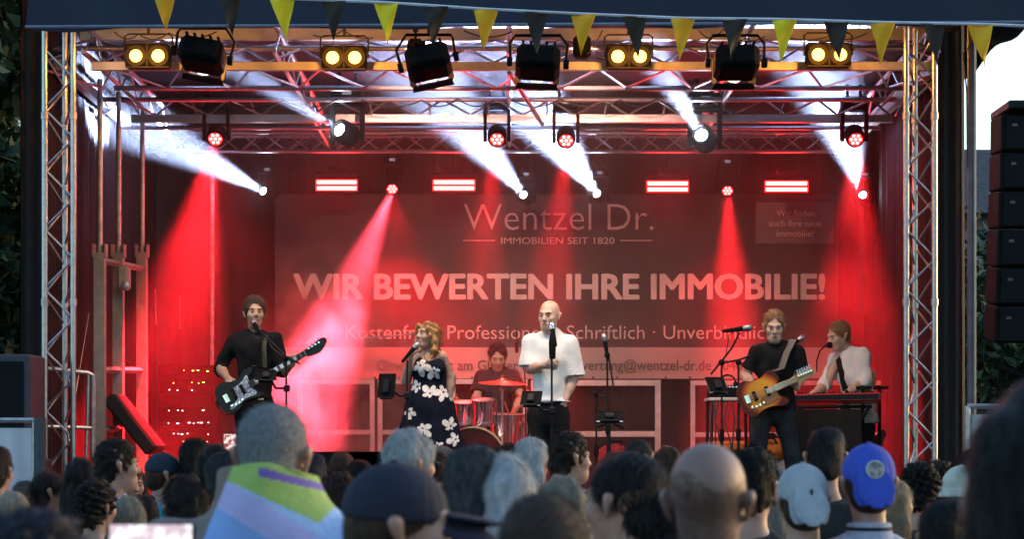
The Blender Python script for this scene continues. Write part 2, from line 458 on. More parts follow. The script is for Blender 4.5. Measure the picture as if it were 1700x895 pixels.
tx('Wir finden', 1289, 1352, 359, 10.5, BY, TEXTC, 'lettering', bn, bold=.006, dy=-.012)
tx('auch Ihre neue', 1276, 1364, 376, 10.5, BY, TEXTC, 'lettering', bn, bold=.006, dy=-.012)
tx('Immobilie!', 1289, 1350, 393, 10.5, BY, TEXTC, 'lettering', bn, bold=.006, dy=-.012)
tx('Glinder Markt am Glinder Markt \u00b7 bewertung@wentzel-dr.de \u00b7 040', 626, 1232, 615, 17, BY, TEXTG, 'lettering', bn, bold=.012, dy=-.012)
m = MB(); 
for x0, x1 in ((769, 822), (1029, 1083)):
    a, b = P(x0, 398.5, BY), P(x1, 400.5, BY); m.box(((a.x + b.x) / 2, BY - .016, (a.z + b.z) / 2), (b.x - a.x, .004, .012))
m.build('rule_line', TEXTC, bn, False)
m = MB()
for i in range(24):
    for y in (324, 627):
        c = P(462 + i * 40.2, y, BY - .012); m.lathe([(.012, -.002), (.012, .002)], Matrix.Translation(c) @ Matrix.Rotation(R(90), 4, 'X'), 8)
m.build('eyelet', BLACKM, bn)

# ---------------------------------------------------------------- rails at the back of the stage
def rail_frame(x0, y0, x1, y1, Y, lab, w=.055, rounded=False):
    a, b = P(x0, y1, Y), P(x1, y0, Y)
    t = thing('stage_railing', lab, 'railing', (a.x, Y, SF), 0, 'pale railings at the back of the stage')
    m = MB(); m.box(((a.x + b.x) / 2, Y, b.z), (b.x - a.x + w, .035, w)); m.build('top_rail', RAILM, t, False)
    m = MB(); m.box(((a.x + b.x) / 2, Y, a.z), (b.x - a.x - w - .004, .032, w)); m.build('lower_rail', RAILM, t, False)
    for x in (a.x, b.x): MB().box((x, Y, (SF + b.z - w / 2 - .003) / 2), (w, .035, b.z - w / 2 - .003 - SF)).build('post', RAILM, t, False)
    return t
rail_frame(498, 634, 618, 718, 20.2, 'pale railing section in the thickest red smoke', .05)
rail_frame(631, 634, 738, 718, 20.2, 'pale railing section behind the floral dress', .05)
rail_frame(752, 634, 872, 718, 20.2, 'pale railing section behind the drummer', .05)
rail_frame(886, 636, 1092, 721, 20.2, 'long pale railing section between drum kit and keyboard stand', .06)
rail_frame(1150, 636, 1300, 722, 20.2, 'pale railing section behind the guitarist', .05)
rail_frame(1318, 636, 1478, 722, 20.2, 'pale railing section behind the keyboard player', .05)
# ================================================================ STAGE LIGHTS
AMB = mat('amber_lamp_glow', (.9, .5, .1), .4, emit=(1, .40, .04), estr=4)
AMR = mat('amber_painted_halo', (.9, .4, .05), .4, emit=(1, .15, .003), estr=1.0)  # orange halo of the lamp, put into an emissive ring
REDE = mat('red_led_glow', (.9, .1, .1), .4, emit=(1, .034, .032), estr=10)
REDL = mat('red_led_lens', (.5, .02, .02), .3, emit=(1, .008, .008), estr=.8)
REDHALO = mat('red_painted_halo', (.5, .01, .01), .4, emit=(1, .006, .006), estr=.5)  # dim red emission that paints a halo round the led strips
WHE = mat('white_lamp_glow', (.9, .9, .9), .4, emit=(.82, .88, 1), estr=40)
CABLE = mat('black_cable', (.012, .012, .013), .6)

def clamp(m, p, h=.1):
    m.tube([p, (p[0], p[1], p[2] + h)], .012, 6); m.rbox((p[0], p[1], p[2] + h + .02), (.05, .05, .06), .01)

blinders = [(245, 92, 'amber twin lamp nearest the left truss tower'), (571, 95, 'amber twin lamp second from the left truss tower'), (1044, 93, 'amber twin lamp behind a dark pennant right of the middle floodlight'), (1376, 90, 'amber twin lamp nearest the right truss tower')]
for px, py, lab in blinders:
    c = P(px, py, 15.62)
    t = thing('blinder_lamp', lab, 'stage lamp', c, 0, 'amber twin lamps on the front truss')
    m = MB(); m.rbox(c + Vector((0, .04, 0)), (.375, .12, .20), .018); m.build('housing', BLACK, t)
    m = MB(); m.box(c + Vector((0, -.024, .105)), (.36, .008, .008)); m.box(c + Vector((0, -.024, -.1)), (.36, .008, .012)); m.box(c + Vector((0, -.024, 0)), (.012, .008, .19)); m.build('front_grille', BLACKM, t, False)
    m = MB(); m.tube([c + Vector((-.2, .04, 0)), c + Vector((-.2, .04, .17)), c + Vector((-.17, .04, .19)), c + Vector((.17, .04, .19)), c + Vector((.2, .04, .17)), c + Vector((.2, .04, 0))], .008, 6); clamp(m, c + Vector((0, .04, .19))); m.build('yoke', BLACKM, t)
    for s_ in (-1, 1):
        q = c + Vector((s_ * .093, -.022, -.006))
        MQ = Matrix.Translation(q) @ Matrix.Rotation(R(90), 4, 'X')
        m = MB(); m.lathe([(.082, .0), (.088, 0), (.089, .012), (.083, .012), (.082, .006)], MQ, 24); m.build('bezel', BLACKM, t)
        m = MB(); m.lathe([(.0, .012), (.03, .010), (.052, .006)], MQ, 24); m.cur = 1; m.lathe([(.052, .006), (.082, .003), (.082, -.002)], MQ, 24); m.build('lens', [AMB, AMR], t)  # outer ring of the lens carries the painted orange halo
        lamp('POINT', 'added_amber_fill', Matrix.Translation(q + Vector((0, -.45, .02))), 5.0, (1, .36, .05), t, shadow_soft_size=.05)  # added point ahead of the lens, so amber light reaches back to the truss

floods = [(336, 92, 10, 'black floodlight left of the lifted dark pennant'), (711, 103, -12, 'black floodlight tilted over the singer in the dress'), (893, 104, 3, 'black floodlight hanging over the bald singer'), (1222, 104, 0, 'black floodlight over the guitarist')]
for px, py, tilt, lab in floods:
    c = P(px, py, 14.2)
    t = thing('floodlight', lab, 'floodlight', c, 0, 'black floodlights on the front truss')
    M = Matrix.Translation(c) @ Matrix.Rotation(R(tilt), 4, 'Y') @ Matrix.Rotation(R(-10), 4, 'X')
    m = MB(); m.rbox((0, 0, 0), (.33, .30, .20), .035, M); m.rbox((0, -.17, .0), (.27, .05, .15), .02, M)
    for k in range(5): m.box((-.12 + .06 * k, -.05, .103), (.02, .23, .012), M=M)
    m.build('housing', BLACK, t)
    m = MB()
    m.prism([(-.15, 0), (.15, 0), (.165, .07), (-.165, .07)], .004, M @ Matrix.Translation((0, .155, -.105)) @ Matrix.Rotation(R(-20), 4, 'X'))
    m.prism([(-.17, 0), (.17, 0), (.20, .11), (-.20, .11)], .004, M @ Matrix.Translation((0, .155, .105)) @ Matrix.Rotation(R(25), 4, 'X'))
    for s_ in (-1, 1): m.prism([(-.1, 0), (.1, 0), (.12, .10), (-.12, .10)], .004, M @ Matrix.Translation((s_ * .17, .155, 0)) @ Matrix.Rotation(R(90), 4, 'Y') @ Matrix.Rotation(R(-s_ * 25), 4, 'X'))
    m.build('barn_doors', BLACKM, t, False)
    m = MB(); m.tube([M @ Vector((-.21, 0, 0)), M @ Vector((-.22, 0, .15)), c + Vector((-.17, .05, .22)), c + Vector((.17, .05, .22)), M @ Vector((.22, 0, .15)), M @ Vector((.21, 0, 0))], .012, 8); clamp(m, c + Vector((0, .05, .22)), .5)
    for s_ in (-1, 1): m.lathe([(.035, -.02), (.04, .0), (.035, .02)], M @ Matrix.Translation((s_ * .215, 0, 0)) @ Matrix.Rotation(R(90), 4, 'Y'), 12)
    m.build('yoke', BLACKM, t)
    m = MB(); m.lathe([(0, .02), (.06, .018), (.10, .0), (.10, -.01)], M @ Matrix.Translation((0, .155, 0)) @ Matrix.Rotation(R(-90), 4, 'X'), 20); m.build('lens', mat('warm_lens', (.8, .8, .75), .2, emit=(1, .85, .66), estr=.6), t)
    d = Vector((0 - c.x * .12, 1.55, -2.4))
    lamp('SPOT', 'warm_wash_light', aim(M @ Vector((0, .27, 0)), d), FLOOD_W, (1, .80, .62), t, spot_size=R(92), spot_blend=.85, shadow_soft_size=.28)

small = [(478, 100), (693, 88), (1215, 58), (1330, 75)]
pc = P(690, 82, 15.9)
t = thing('black_pod', 'small black lamp pod clamped between amber lamp and tilted floodlight', 'pod', pc)
m = MB(); m.rbox(pc, (.14, .16, .17), .03); m.build('housing', BLACK, t); m = MB(); clamp(m, pc + Vector((0, 0, .08)), .08); m.build('clamp', BLACKM, t); lamp('SPOT', 'added_banner_spot', aim(pc + Vector((0, .12, 0)), (-.35, 5.5, -1.35)), POD_W, (1, .47, .35), t, spot_size=R(58), spot_blend=.7, shadow_soft_size=.08)  # spot added inside the pod to brighten the banner
pc = P(966, 78, 15.9)
t = thing('black_pod', 'small black lamp pod hanging beside the yellow pennant right of the middle floodlight', 'pod', pc)
m = MB(); m.rbox(pc, (.15, .16, .19), .03); m.build('housing', BLACK, t); m = MB(); clamp(m, pc + Vector((0, 0, .09)), .08); m.build('clamp', BLACKM, t); lamp('SPOT', 'added_banner_spot', aim(pc + Vector((0, .12, 0)), (.75, 5.5, -1.35)), POD_W, (1, .47, .35), t, spot_size=R(58), spot_blend=.7, shadow_soft_size=.08)  # second added spot, brightens the banner from this pod

# moving heads ------------------------------------------------------------
def head(name, lab, cat, grp, c, d, size=1.0, kind='wash', lens_mat=None, power=0, col=(1, 0, 0), cone=14, blend=.4, extra=None, soft=.04, body_vis=True):
    """c = centre of the lens; d = beam direction"""
    d = Vector(d).normalized(); s_ = size
    pv = Vector(c) - d * .13 * s_
    t = thing(name, lab, cat, pv, 0, grp)
    M = aim(pv, d)
    m = MB(); m.rbox(pv + Vector((0, 0, .33 * s_)), (.27 * s_, .2 * s_, .12 * s_), .02)
    m.build('base', BLACK, t)
    m = MB(); m.box(pv + Vector((0, -.102 * s_, .34 * s_)), (.08 * s_, .004, .04 * s_)); m.build('display', mat('dim_display', (.05, .05, .06), .2, emit=(.5, .5, .6), estr=.08), t, False)
    m = MB()
    for q in (-1, 1): m.prism([(-.055 * s_, .28 * s_), (.055 * s_, .28 * s_), (.045 * s_, -.02 * s_), (.02 * s_, -.07 * s_), (-.02 * s_, -.07 * s_), (-.045 * s_, -.02 * s_)], .035 * s_, Matrix.Translation(pv + Vector((q * .125 * s_, 0, 0))) @ Matrix(((0, 0, 1, 0), (1, 0, 0, 0), (0, 1, 0, 0), (0, 0, 0, 1))))
    m.box(pv + Vector((0, 0, .262 * s_)), (.28 * s_, .12 * s_, .025 * s_)); m.build('yoke', BLACK, t)
    m = MB(); m.lathe([(0, -.10 * s_ + .2 * s_), (.06 * s_, .09 * s_), (.095 * s_, .05 * s_), (.10 * s_, 0), (.10 * s_, -.08 * s_), (.092 * s_, -.115 * s_), (.075 * s_, -.118 * s_), (.075 * s_, -.10 * s_), (0, -.10 * s_)], M, 24)
    m.build('head', BLACK, t)
    m = MB()
    for q in (-1, 1):
        m.tube([pv + Vector((q * .07 * s_, 0, .38 * s_)), pv + Vector((q * .07 * s_, .02, .50 * s_))], .014, 6); m.rbox(pv + Vector((q * .07 * s_, .02, .5 * s_)), (.045, .06, .06), .01)
    m.build('clamp', BLACKM, t)
    if kind == 'wash':
        m = MB(); m.lathe([(0, -.106 * s_), (.074 * s_, -.106 * s_)], M, 20); m.build('lens', REDL, t)
        m = MB()
        for k in range(7):
            r_ = 0 if k == 6 else .048 * s_; q = k * math.pi / 3
            m.lathe([(.019 * s_, -.108 * s_), (.017 * s_, -.115 * s_), (0, -.118 * s_)], M @ Matrix.Translation((r_ * math.cos(q), r_ * math.sin(q), 0)), 10)
        m.build('led_cluster', REDE, t)
    else:
        m = MB(); m.lathe([(0, -.108 * s_), (.045 * s_, -.110 * s_), (.052 * s_, -.103 * s_)], M, 20); m.build('lens', lens_mat or WHE, t)
    if power: lamp('SPOT', 'beam_light', aim(Vector(c) + d * .02, d), power, col, t, spot_size=R(cone), spot_blend=blend, shadow_soft_size=soft)
    for dd, pw, cc, cn in (extra or []): lamp('SPOT', 'beam_light', aim(Vector(c) + d * .03, dd), pw, cc, t, spot_size=R(cn), spot_blend=1.0, shadow_soft_size=soft)
    return t
RC = (1, .012, .02)
GW = 'red led heads on the middle truss'
head('wash_light', 'red led moving head farthest left on the middle truss', 'moving head', GW, P(357, 232, 18.2), (0, -.80, -.60), .93, extra=[((-.16, -.10, -.9), RED_W * 2.6, RC, 34), ((0, .35, -.9), RED_W * .085, RC, 75)])
head('wash_light', 'red led moving head above the first letters of the banner name', 'moving head', GW, P(825, 233, 18.2), (0, -.80, -.60), .93, extra=[((-.10, -.30, -.9), RED_W * .7, RC, 24), ((0, .35, -.9), RED_W * .02, RC, 75)])
head('wash_light', 'red led moving head in front of a broad white beam', 'moving head', GW, P(940, 235, 18.2), (0, -.80, -.60), .93, extra=[((-.09, -.30, -.9), RED_W * .7, RC, 24), ((0, .35, -.9), RED_W * .012, RC, 75)])
head('wash_light', 'red led moving head farthest right near the keyboard player', 'moving head', GW, P(1421, 233, 18.2), (0, -.80, -.60), .93, extra=[((-.02, -.02, -.9), RED_W * 1.4, RC, 36), ((0, .35, -.9), RED_W * .012, RC, 75)])
GR = 'small red led heads over the banner'
head('wash_light', 'small red led head shining pink smoke down beside the dress', 'moving head', GR, P(651, 315, 20.6), (0, -.80, -.60), .80, extra=[((-.34, -.30, -.9), RED_W * 3.4, (1, .05, .085), 26), ((0, .35, -.9), RED_W * .085, RC, 75)])
head('wash_light', 'small red led head casting a wide red shaft behind the guitarist', 'moving head', GR, P(1208, 318, 20.6), (0, -.80, -.60), .80, extra=[((0.0, -.25, -.9), RED_W * 1.6, RC, 28), ((0, .35, -.9), RED_W * .012, RC, 75)])
WB = (.47, .59, 1.0)
GS = 'large profile heads on the middle truss'
head('spot_light', 'large moving head with a thin white beam above the red bars', 'moving head', GS, P(560, 213, 18.0), (-.60, -.75, .28), 1.15, 'spot', power=WHITE_W * .5, col=WB, cone=11)
head('spot_light', 'large moving head with a short fat white beam under the right floodlight', 'moving head', GS, P(1163, 222, 18.0), (-.30, -.75, .25), 1.15, 'spot', power=WHITE_W * .9, col=WB, cone=13)
GB = 'white beam heads over the banner'
head('beam_head', 'white beam head over the bass player', 'moving head', GB, P(435, 316, 20.5), (-.52, -.74, .23), .75, 'spot', power=WHITE_W * 1.2, col=WB, cone=21, blend=.7)
head('beam_head', 'white beam head above the start of the banner name', 'moving head', GB, P(868, 322, 20.5), (-.38, -.85, .34), .75, 'spot', power=WHITE_W, col=WB, cone=21, blend=.7)
head('beam_head', 'white beam head above the end of the banner name', 'moving head', GB, P(990, 320, 20.5), (-.34, -.85, .31), .75, 'spot', power=WHITE_W * 1.2, col=WB, cone=22, blend=.7)
head('beam_head', 'white beam head over the keyboard player', 'moving head', GB, P(1432, 322, 20.5), (-.30, -.82, .36), .75, 'spot', power=WHITE_W * 1.1, col=WB, cone=22, blend=.7)

for x0, x1, y, lab in [(526, 592, 307, 'red led bar left of the small pink smoke head'), (720, 787, 307, 'red led bar above the left half of the banner name'), (1075, 1142, 309, 'red led bar just right of the banner name'), (1271, 1340, 309, 'red led bar above the notice panel')]:
    a, b = P(x0, y, 20.55), P(x1, y, 20.55); c = (a + b) / 2; w = b.x - a.x
    t = thing('led_bar', lab, 'light bar', c, 0, 'red twin led bars over the banner')
    m = MB(); m.rbox(c + Vector((0, .05, .02)), (w + .06, .09, .24), .015); m.rbox(c + Vector((0, .05, .17)), (.2, .08, .06), .01); m.build('housing', BLACK, t)
    m = MB(); clamp(m, c + Vector((0, .05, .2)), .12); m.build('clamp', BLACKM, t)
    m = MB(); m.rbox(c + Vector((0, .004, -.003)), (w + .03, .014, .135), .006); m.build('painted_halo', REDHALO, t, False)  # glowing box added behind the strips as their painted red halo
    for dz in (.030, -.036):
        m = MB(); m.rbox(c + Vector((0, -.003, dz)), (w, .012, .042), .005); m.build('led_strip', REDE, t, False)
    lamp('AREA', 'red_bar_light', aim(c + Vector((0, -.02, 0)), (0, -1, -.15)), BAR_W, (1, .02, .02), t, shape='RECTANGLE', size=w, size_y=.1)

# cables festooned along the trusses
def festoon(pts, lab, r=.007, sag=.07):
    m = MB(); out = []
    for i in range(len(pts) - 1):
        a, b = Vector(pts[i]), Vector(pts[i + 1])
        for k in range(8):
            u = k / 8; q = a.lerp(b, u); q.z -= sag * 4 * u * (1 - u); out.append(q)
    out.append(Vector(pts[-1])); m.tube(out, r, 5); return tag(m.build('cable', CABLE), lab, 'cable', 'black cables on the trusses')
festoon([P(380, 168, 17.85), P(470, 166, 17.85), P(560, 164, 17.85)], 'black cable sagging from the left led head to the thin beam head')
festoon([P(600, 165, 17.85), P(700, 166, 17.85), P(760, 163, 17.85), P(820, 166, 17.85)], 'black cable sagging from the thin beam head to the middle led heads')
festoon([P(850, 166, 17.85), P(930, 164, 17.85), P(1030, 166, 17.85), P(1090, 163, 17.85), P(1150, 165, 17.85)], 'black cable sagging from the middle led heads to the short beam head')
festoon([P(770, 50, 15.6), P(850, 52, 15.6)], 'black cable looping to the left side of the middle floodlight', .006, .05)
festoon([P(1000, 50, 15.6), P(985, 80, 15.6), P(975, 90, 15.6)], 'black cable dropping to the pod by the yellow pennant', .006, .0)
festoon([P(1160, 50, 15.6), P(1200, 48, 15.6), P(1270, 60, 15.6)], 'black cable looping over the right-hand floodlight', .006, .07)
festoon([P(190, 52, 15.6), P(230, 56, 15.6), P(280, 54, 15.6), P(360, 52, 15.6)], 'black cable looping above the leftmost amber lamp', .006, .05)
festoon([P(520, 58, 15.6), P(570, 50, 15.6), P(620, 62, 15.6)], 'black cable looping above the second amber lamp', .006, .03)
festoon([P(1290, 56, 15.6), P(1376, 60, 15.6), P(1440, 54, 15.6)], 'black cable looping above the rightmost amber lamp', .006, .04)

# ---------------------------------------------------------------- smoke on the stage (real volume lit by the lamps)
def vol_mat(name, dens, aniso, nscale, lo, hi, dlo, dhi, col=(1, 1, 1), zfade=None):
    m = bpy.data.materials.new(name); m.use_nodes = True; nt = m.node_tree; n = nt.nodes; l = nt.links
    n.remove(n['Principled BSDF'])
    v = n.new('ShaderNodeVolumePrincipled'); v.inputs['Color'].default_value = (*col, 1); v.inputs['Anisotropy'].default_value = aniso
    l.new(v.outputs[0], n['Material Output'].inputs['Volume'])
    v.inputs['Density'].default_value = dens
    if nscale:
        tc = n.new('ShaderNodeTexCoord'); nz = n.new('ShaderNodeTexNoise'); nz.inputs['Scale'].default_value = nscale; nz.inputs['Detail'].default_value = 2.5; nz.inputs['Distortion'].default_value = .6
        l.new(tc.outputs['Object'], nz.inputs['Vector'])
        mr_ = n.new('ShaderNodeMapRange'); mr_.inputs[1].default_value = lo; mr_.inputs[2].default_value = hi; mr_.inputs[3].default_value = dlo; mr_.inputs[4].default_value = dhi
        l.new(nz.outputs['Fac'], mr_.inputs[0]); out = mr_.outputs[0]
        if zfade:
            gr = n.new('ShaderNodeTexGradient'); gr.gradient_type = 'SPHERICAL'; mp = n.new('ShaderNodeMapping'); mp.inputs['Scale'].default_value = zfade
            l.new(tc.outputs['Object'], mp.inputs[0]); l.new(mp.outputs[0], gr.inputs[0])
            mu = n.new('ShaderNodeMath'); mu.operation = 'MULTIPLY'; l.new(out, mu.inputs[0]); l.new(gr.outputs['Fac'], mu.inputs[1]); out = mu.outputs[0]
        l.new(out, v.inputs['Density'])
    return m
m = MB(); m.box((-.145, 18.95, 3.44), (7.80, 5.1, 4.5))
sm = m.build('stage_smoke', vol_mat('thin_stage_smoke', SMOKE, .25, 1.15, .34, .68, SMOKE * .25, SMOKE * 2.0), smooth=False)
tag(sm, 'thin drifting stage smoke filling the stage and showing the light beams', 'smoke', kind='stuff')
# thick billow beside the singer in the dress
m = MB(); m.ell((0, 0, 0), (1.05, .9, 1.55), n=16, m=10)
bl = m.build('smoke_billow', vol_mat('thick_smoke', .3, .2, 2.2, .42, .68, .0, BILLOW, zfade=(.95, 1.1, .64)), smooth=False)
c = P(556, 640, 19.4); bl.location = c; tag(bl, 'thick pink smoke billow rising between bass player and floral dress', 'smoke', kind='stuff')
# ================================================================ PEOPLE: smooth blended fields turned into one continuous mesh
class Field:
    def __init__(s, lo, hi, vox):
        s.lo = np.array(lo, float); s.vox = vox
        s.n = np.ceil((np.array(hi) - s.lo) / vox).astype(int) + 1
        s.ax = [s.lo[i] + vox * np.arange(s.n[i]) for i in range(3)]
        s.D = np.full(s.n, .2, 'f4')
    def _blk(s, lo, hi):
        a = [max(0, int((lo[i] - s.lo[i]) / s.vox)) for i in range(3)]
        b = [min(s.n[i], int((hi[i] - s.lo[i]) / s.vox) + 2) for i in range(3)]
        if any(b[i] <= a[i] for i in range(3)): return None, None
        sl = tuple(slice(a[i], b[i]) for i in range(3))
        return sl, np.meshgrid(*[s.ax[i][sl[i]] for i in range(3)], indexing='ij')
    def _mix(s, sl, d, k, sub):
        D = s.D[sl]
        if sub: h = np.clip(.5 - .5 * (D + d) / k, 0, 1); s.D[sl] = D * (1 - h) - d * h + k * h * (1 - h)
        else:
            h = np.clip(.5 + .5 * (D - d) / k, 0, 1); s.D[sl] = D * (1 - h) + d * h - k * h * (1 - h)
    def ell(s, c, r, k=.03, M=None, sub=False):
        """ellipsoid, optionally in the frame M (4x4)"""
        r = np.array(r, float); c = Vector(c); R3 = None
        if M is not None: R3 = np.array(M.to_3x3()); c = M @ c; sc = np.linalg.norm(R3[:, 0]); R3 = R3 / sc; r = r * sc
        mr_ = r.max() + k + .03
        sl, g = s._blk([v - mr_ for v in c], [v + mr_ for v in c])
        if sl is None: return
        p = [g[i] - c[i] for i in range(3)]
        if R3 is not None: p = [sum(R3[j, i] * p[j] for j in range(3)) for i in range(3)]
        k0 = np.sqrt(sum((p[i] / r[i]) ** 2 for i in range(3))) + 1e-6; k1 = np.sqrt(sum((p[i] / r[i] ** 2) ** 2 for i in range(3))) + 1e-6
        s._mix(sl, k0 * (k0 - 1) / k1, k, sub)
    def cap(s, a, b, ra, rb, k=.03, M=None, sub=False, sq=None, cut=False, cuta=False):
        """tapered capsule; sq=(axis, factor) flattens it along axis; cut slices the b end flat"""
        a = Vector(a); b = Vector(b)
        if M is not None: sc = M.to_scale()[0]; a = M @ a; b = M @ b; ra *= sc; rb *= sc
        a = np.array(a); b = np.array(b); m_ = max(ra, rb) + k + .03
        if sq: m_ = m_ * max(1, sq[1])
        sl, g = s._blk(np.minimum(a, b) - m_, np.maximum(a, b) + m_)
        if sl is None: return
        p = [g[i] - a[i] for i in range(3)]; ab = b - a; L2 = (ab ** 2).sum() + 1e-9
        t = np.clip(sum(p[i] * ab[i] for i in range(3)) / L2, 0, 1)
        q = [p[i] - ab[i] * t for i in range(3)]
        if sq:
            n_ = np.array(Vector(sq[0]).normalized()); dn = sum(q[i] * n_[i] for i in range(3)); f = 1 / sq[1] - 1
            q = [q[i] + n_[i] * dn * f for i in range(3)]
        d = np.sqrt(sum(v * v for v in q)) - (ra + (rb - ra) * t)
        if sq and sq[1] < 1: d = d * (sq[1] * .5 + .5)
        u = ab / math.sqrt(L2)
        if cut: d = np.maximum(d, sum((g[i] - b[i]) * u[i] for i in range(3)))
        if cuta: d = np.maximum(d, -sum((g[i] - a[i]) * u[i] for i in range(3)))
        s._mix(sl, d, k, sub)
    def plane(s, p, n):
        """removes everything on the n side of the plane"""
        n = np.array(Vector(n).normalized())
        d = sum((s.ax[i] - p[i]).reshape([-1 if j == i else 1 for j in range(3)]) * n[i] for i in range(3))
        s.D = np.maximum(s.D, d.astype('f4'))
    def mesh(s, smooth=2, shrink=None):
        D = s.D; S = D < 0; nx, ny, nz = [v - 1 for v in D.shape]
        cnt = np.zeros((nx, ny, nz), 'i1')
        for i in (0, 1):
            for j in (0, 1):
                for k in (0, 1): cnt += S[i:i + nx, j:j + ny, k:k + nz]
        act = (cnt > 0) & (cnt < 8); I, J, K = np.nonzero(act)
        idx = np.full((nx, ny, nz), -1, 'i4'); idx[I, J, K] = np.arange(len(I))
        acc = np.zeros((len(I), 3)); num = np.zeros(len(I))
        cor = [(i, j, k) for i in (0, 1) for j in (0, 1) for k in (0, 1)]
        for a in cor:
            for b in cor:
                if sum(abs(a[q] - b[q]) for q in range(3)) != 1 or a > b: continue
                da = D[I + a[0], J + a[1], K + a[2]]; db = D[I + b[0], J + b[1], K + b[2]]
                c = (da < 0) != (db < 0); t = np.where(c, da / np.where(c, da - db, 1), 0)
                for q in range(3): acc[:, q] += np.where(c, a[q] + (b[q] - a[q]) * t, 0)
                num += c
        V = s.lo + s.vox * (np.stack([I, J, K], 1) + acc / num[:, None])
        quads = []
        for ax in range(3):
            o1, o2 = [(1, 2), (2, 0), (0, 1)][ax]
            sh = [slice(None)] * 3; sh2 = [slice(None)] * 3
            sh[ax] = slice(0, -1); sh2[ax] = slice(1, None)
            A = S[tuple(sh)]; B = S[tuple(sh2)]; x = np.argwhere(A != B)
            x = x[(x[:, o1] > 0) & (x[:, o2] > 0) & (x[:, o1] < D.shape[o1] - 1) & (x[:, o2] < D.shape[o2] - 1)]
            e1 = np.zeros(3, int); e1[o1] = 1; e2 = np.zeros(3, int); e2[o2] = 1
            q = [idx[tuple((x - u).T)] for u in (e1 + e2, e2, 0 * e1, e1)]
            Q = np.stack(q, 1); flip = ~A[tuple(x.T)]; Q[flip] = Q[flip][:, ::-1]; quads.append(Q)
        Q = np.concatenate(quads); Q = Q[(Q >= 0).all(1)]
        for _ in range(smooth):
            nb = np.zeros_like(V); c = np.zeros(len(V))
            for i in range(4):
                np.add.at(nb, Q[:, i], V[Q[:, (i + 1) % 4]]); np.add.at(c, Q[:, i], 1)
                np.add.at(nb, Q[:, (i + 1) % 4], V[Q[:, i]]); np.add.at(c, Q[:, (i + 1) % 4], 1)
            V = V * .5 + .5 * nb / np.maximum(c, 1)[:, None]
        return V, Q

def normals(V, Q):
    n = np.cross(V[Q[:, 2]] - V[Q[:, 0]], V[Q[:, 3]] - V[Q[:, 1]]); N = np.zeros_like(V)
    for i in range(4): np.add.at(N, Q[:, i], n)
    return N / (np.linalg.norm(N, axis=1)[:, None] + 1e-9)
def link(name, V, Q, mats, parent, mi=None, tris=None):
    me = bpy.data.meshes.new(name); fs = Q.tolist()
    if tris is not None: fs += tris
    me.from_pydata(V.tolist(), [], fs)
    for m in (mats if isinstance(mats, (list, tuple)) else [mats]): me.materials.append(m)
    if mi is not None: me.polygons.foreach_set('material_index', np.asarray(mi, 'i4'))
    me.polygons.foreach_set('use_smooth', [True] * len(me.polygons))
    o = bpy.data.objects.new(name, me); COL.objects.link(o); o.parent = parent
    return o
def folds(V, Q, amp=.006, f=1., seed=0):
    """cloth folds: displace along the normals by crossing waves"""
    N = normals(V, Q); r = np.random.default_rng(seed); d = np.zeros(len(V))
    for _ in range(6):
        w = r.normal(size=3) * 22 * f; w[2] *= .30; d += np.sin(V @ w + 2.2 * np.sin(V @ (r.normal(size=3) * 9 * f)) + r.uniform(0, 6))
    return V + N * (amp * .45 * d)[:, None]
def strands(V, Q, n, length, width, flow, mask=None, seed=0, lift=.35):
    """n thin hair blades rooted on the surface"""
    r = np.random.default_rng(seed); N = normals(V, Q); ids = np.arange(len(V))
    if mask is not None: ids = ids[mask]
    pk = r.choice(ids, n); p = V[pk] + r.normal(size=(n, 3)) * .003; nn = N[pk]
    fl = np.array(flow)[None] + r.normal(size=(n, 3)) * .35; fl -= nn * (fl * nn).sum(1)[:, None]
    fl /= np.linalg.norm(fl, axis=1)[:, None] + 1e-9
    L = length * r.uniform(.5, 1.2, n)[:, None]; sd_ = np.cross(nn, fl) * width
    m_ = p + fl * L * .5 + nn * L * lift * .6; t = p + fl * L + nn * L * lift
    vs = np.stack([p - sd_, p + sd_, m_ + sd_ * .7, m_ - sd_ * .7, t], 1).reshape(-1, 3)
    b = np.arange(n) * 5
    return vs, np.stack([b, b + 1, b + 2, b + 3], 1), np.stack([b + 3, b + 2, b + 4], 1)
def hair_obj(name, V, Q, mt, parent, n=0, length=.03, width=.0007, flow=(0, .4, -1), mask=None, seed=0, lift=.35):
    tr = None
    if n:
        vs, q, t = strands(V, Q, n, length, width, flow, mask, seed, lift); o = len(V)
        V = np.concatenate([V, vs]); Q = np.concatenate([Q, q + o]); tr = (t + o).tolist()
    return link(name, V, Q, mt, parent, tris=tr)

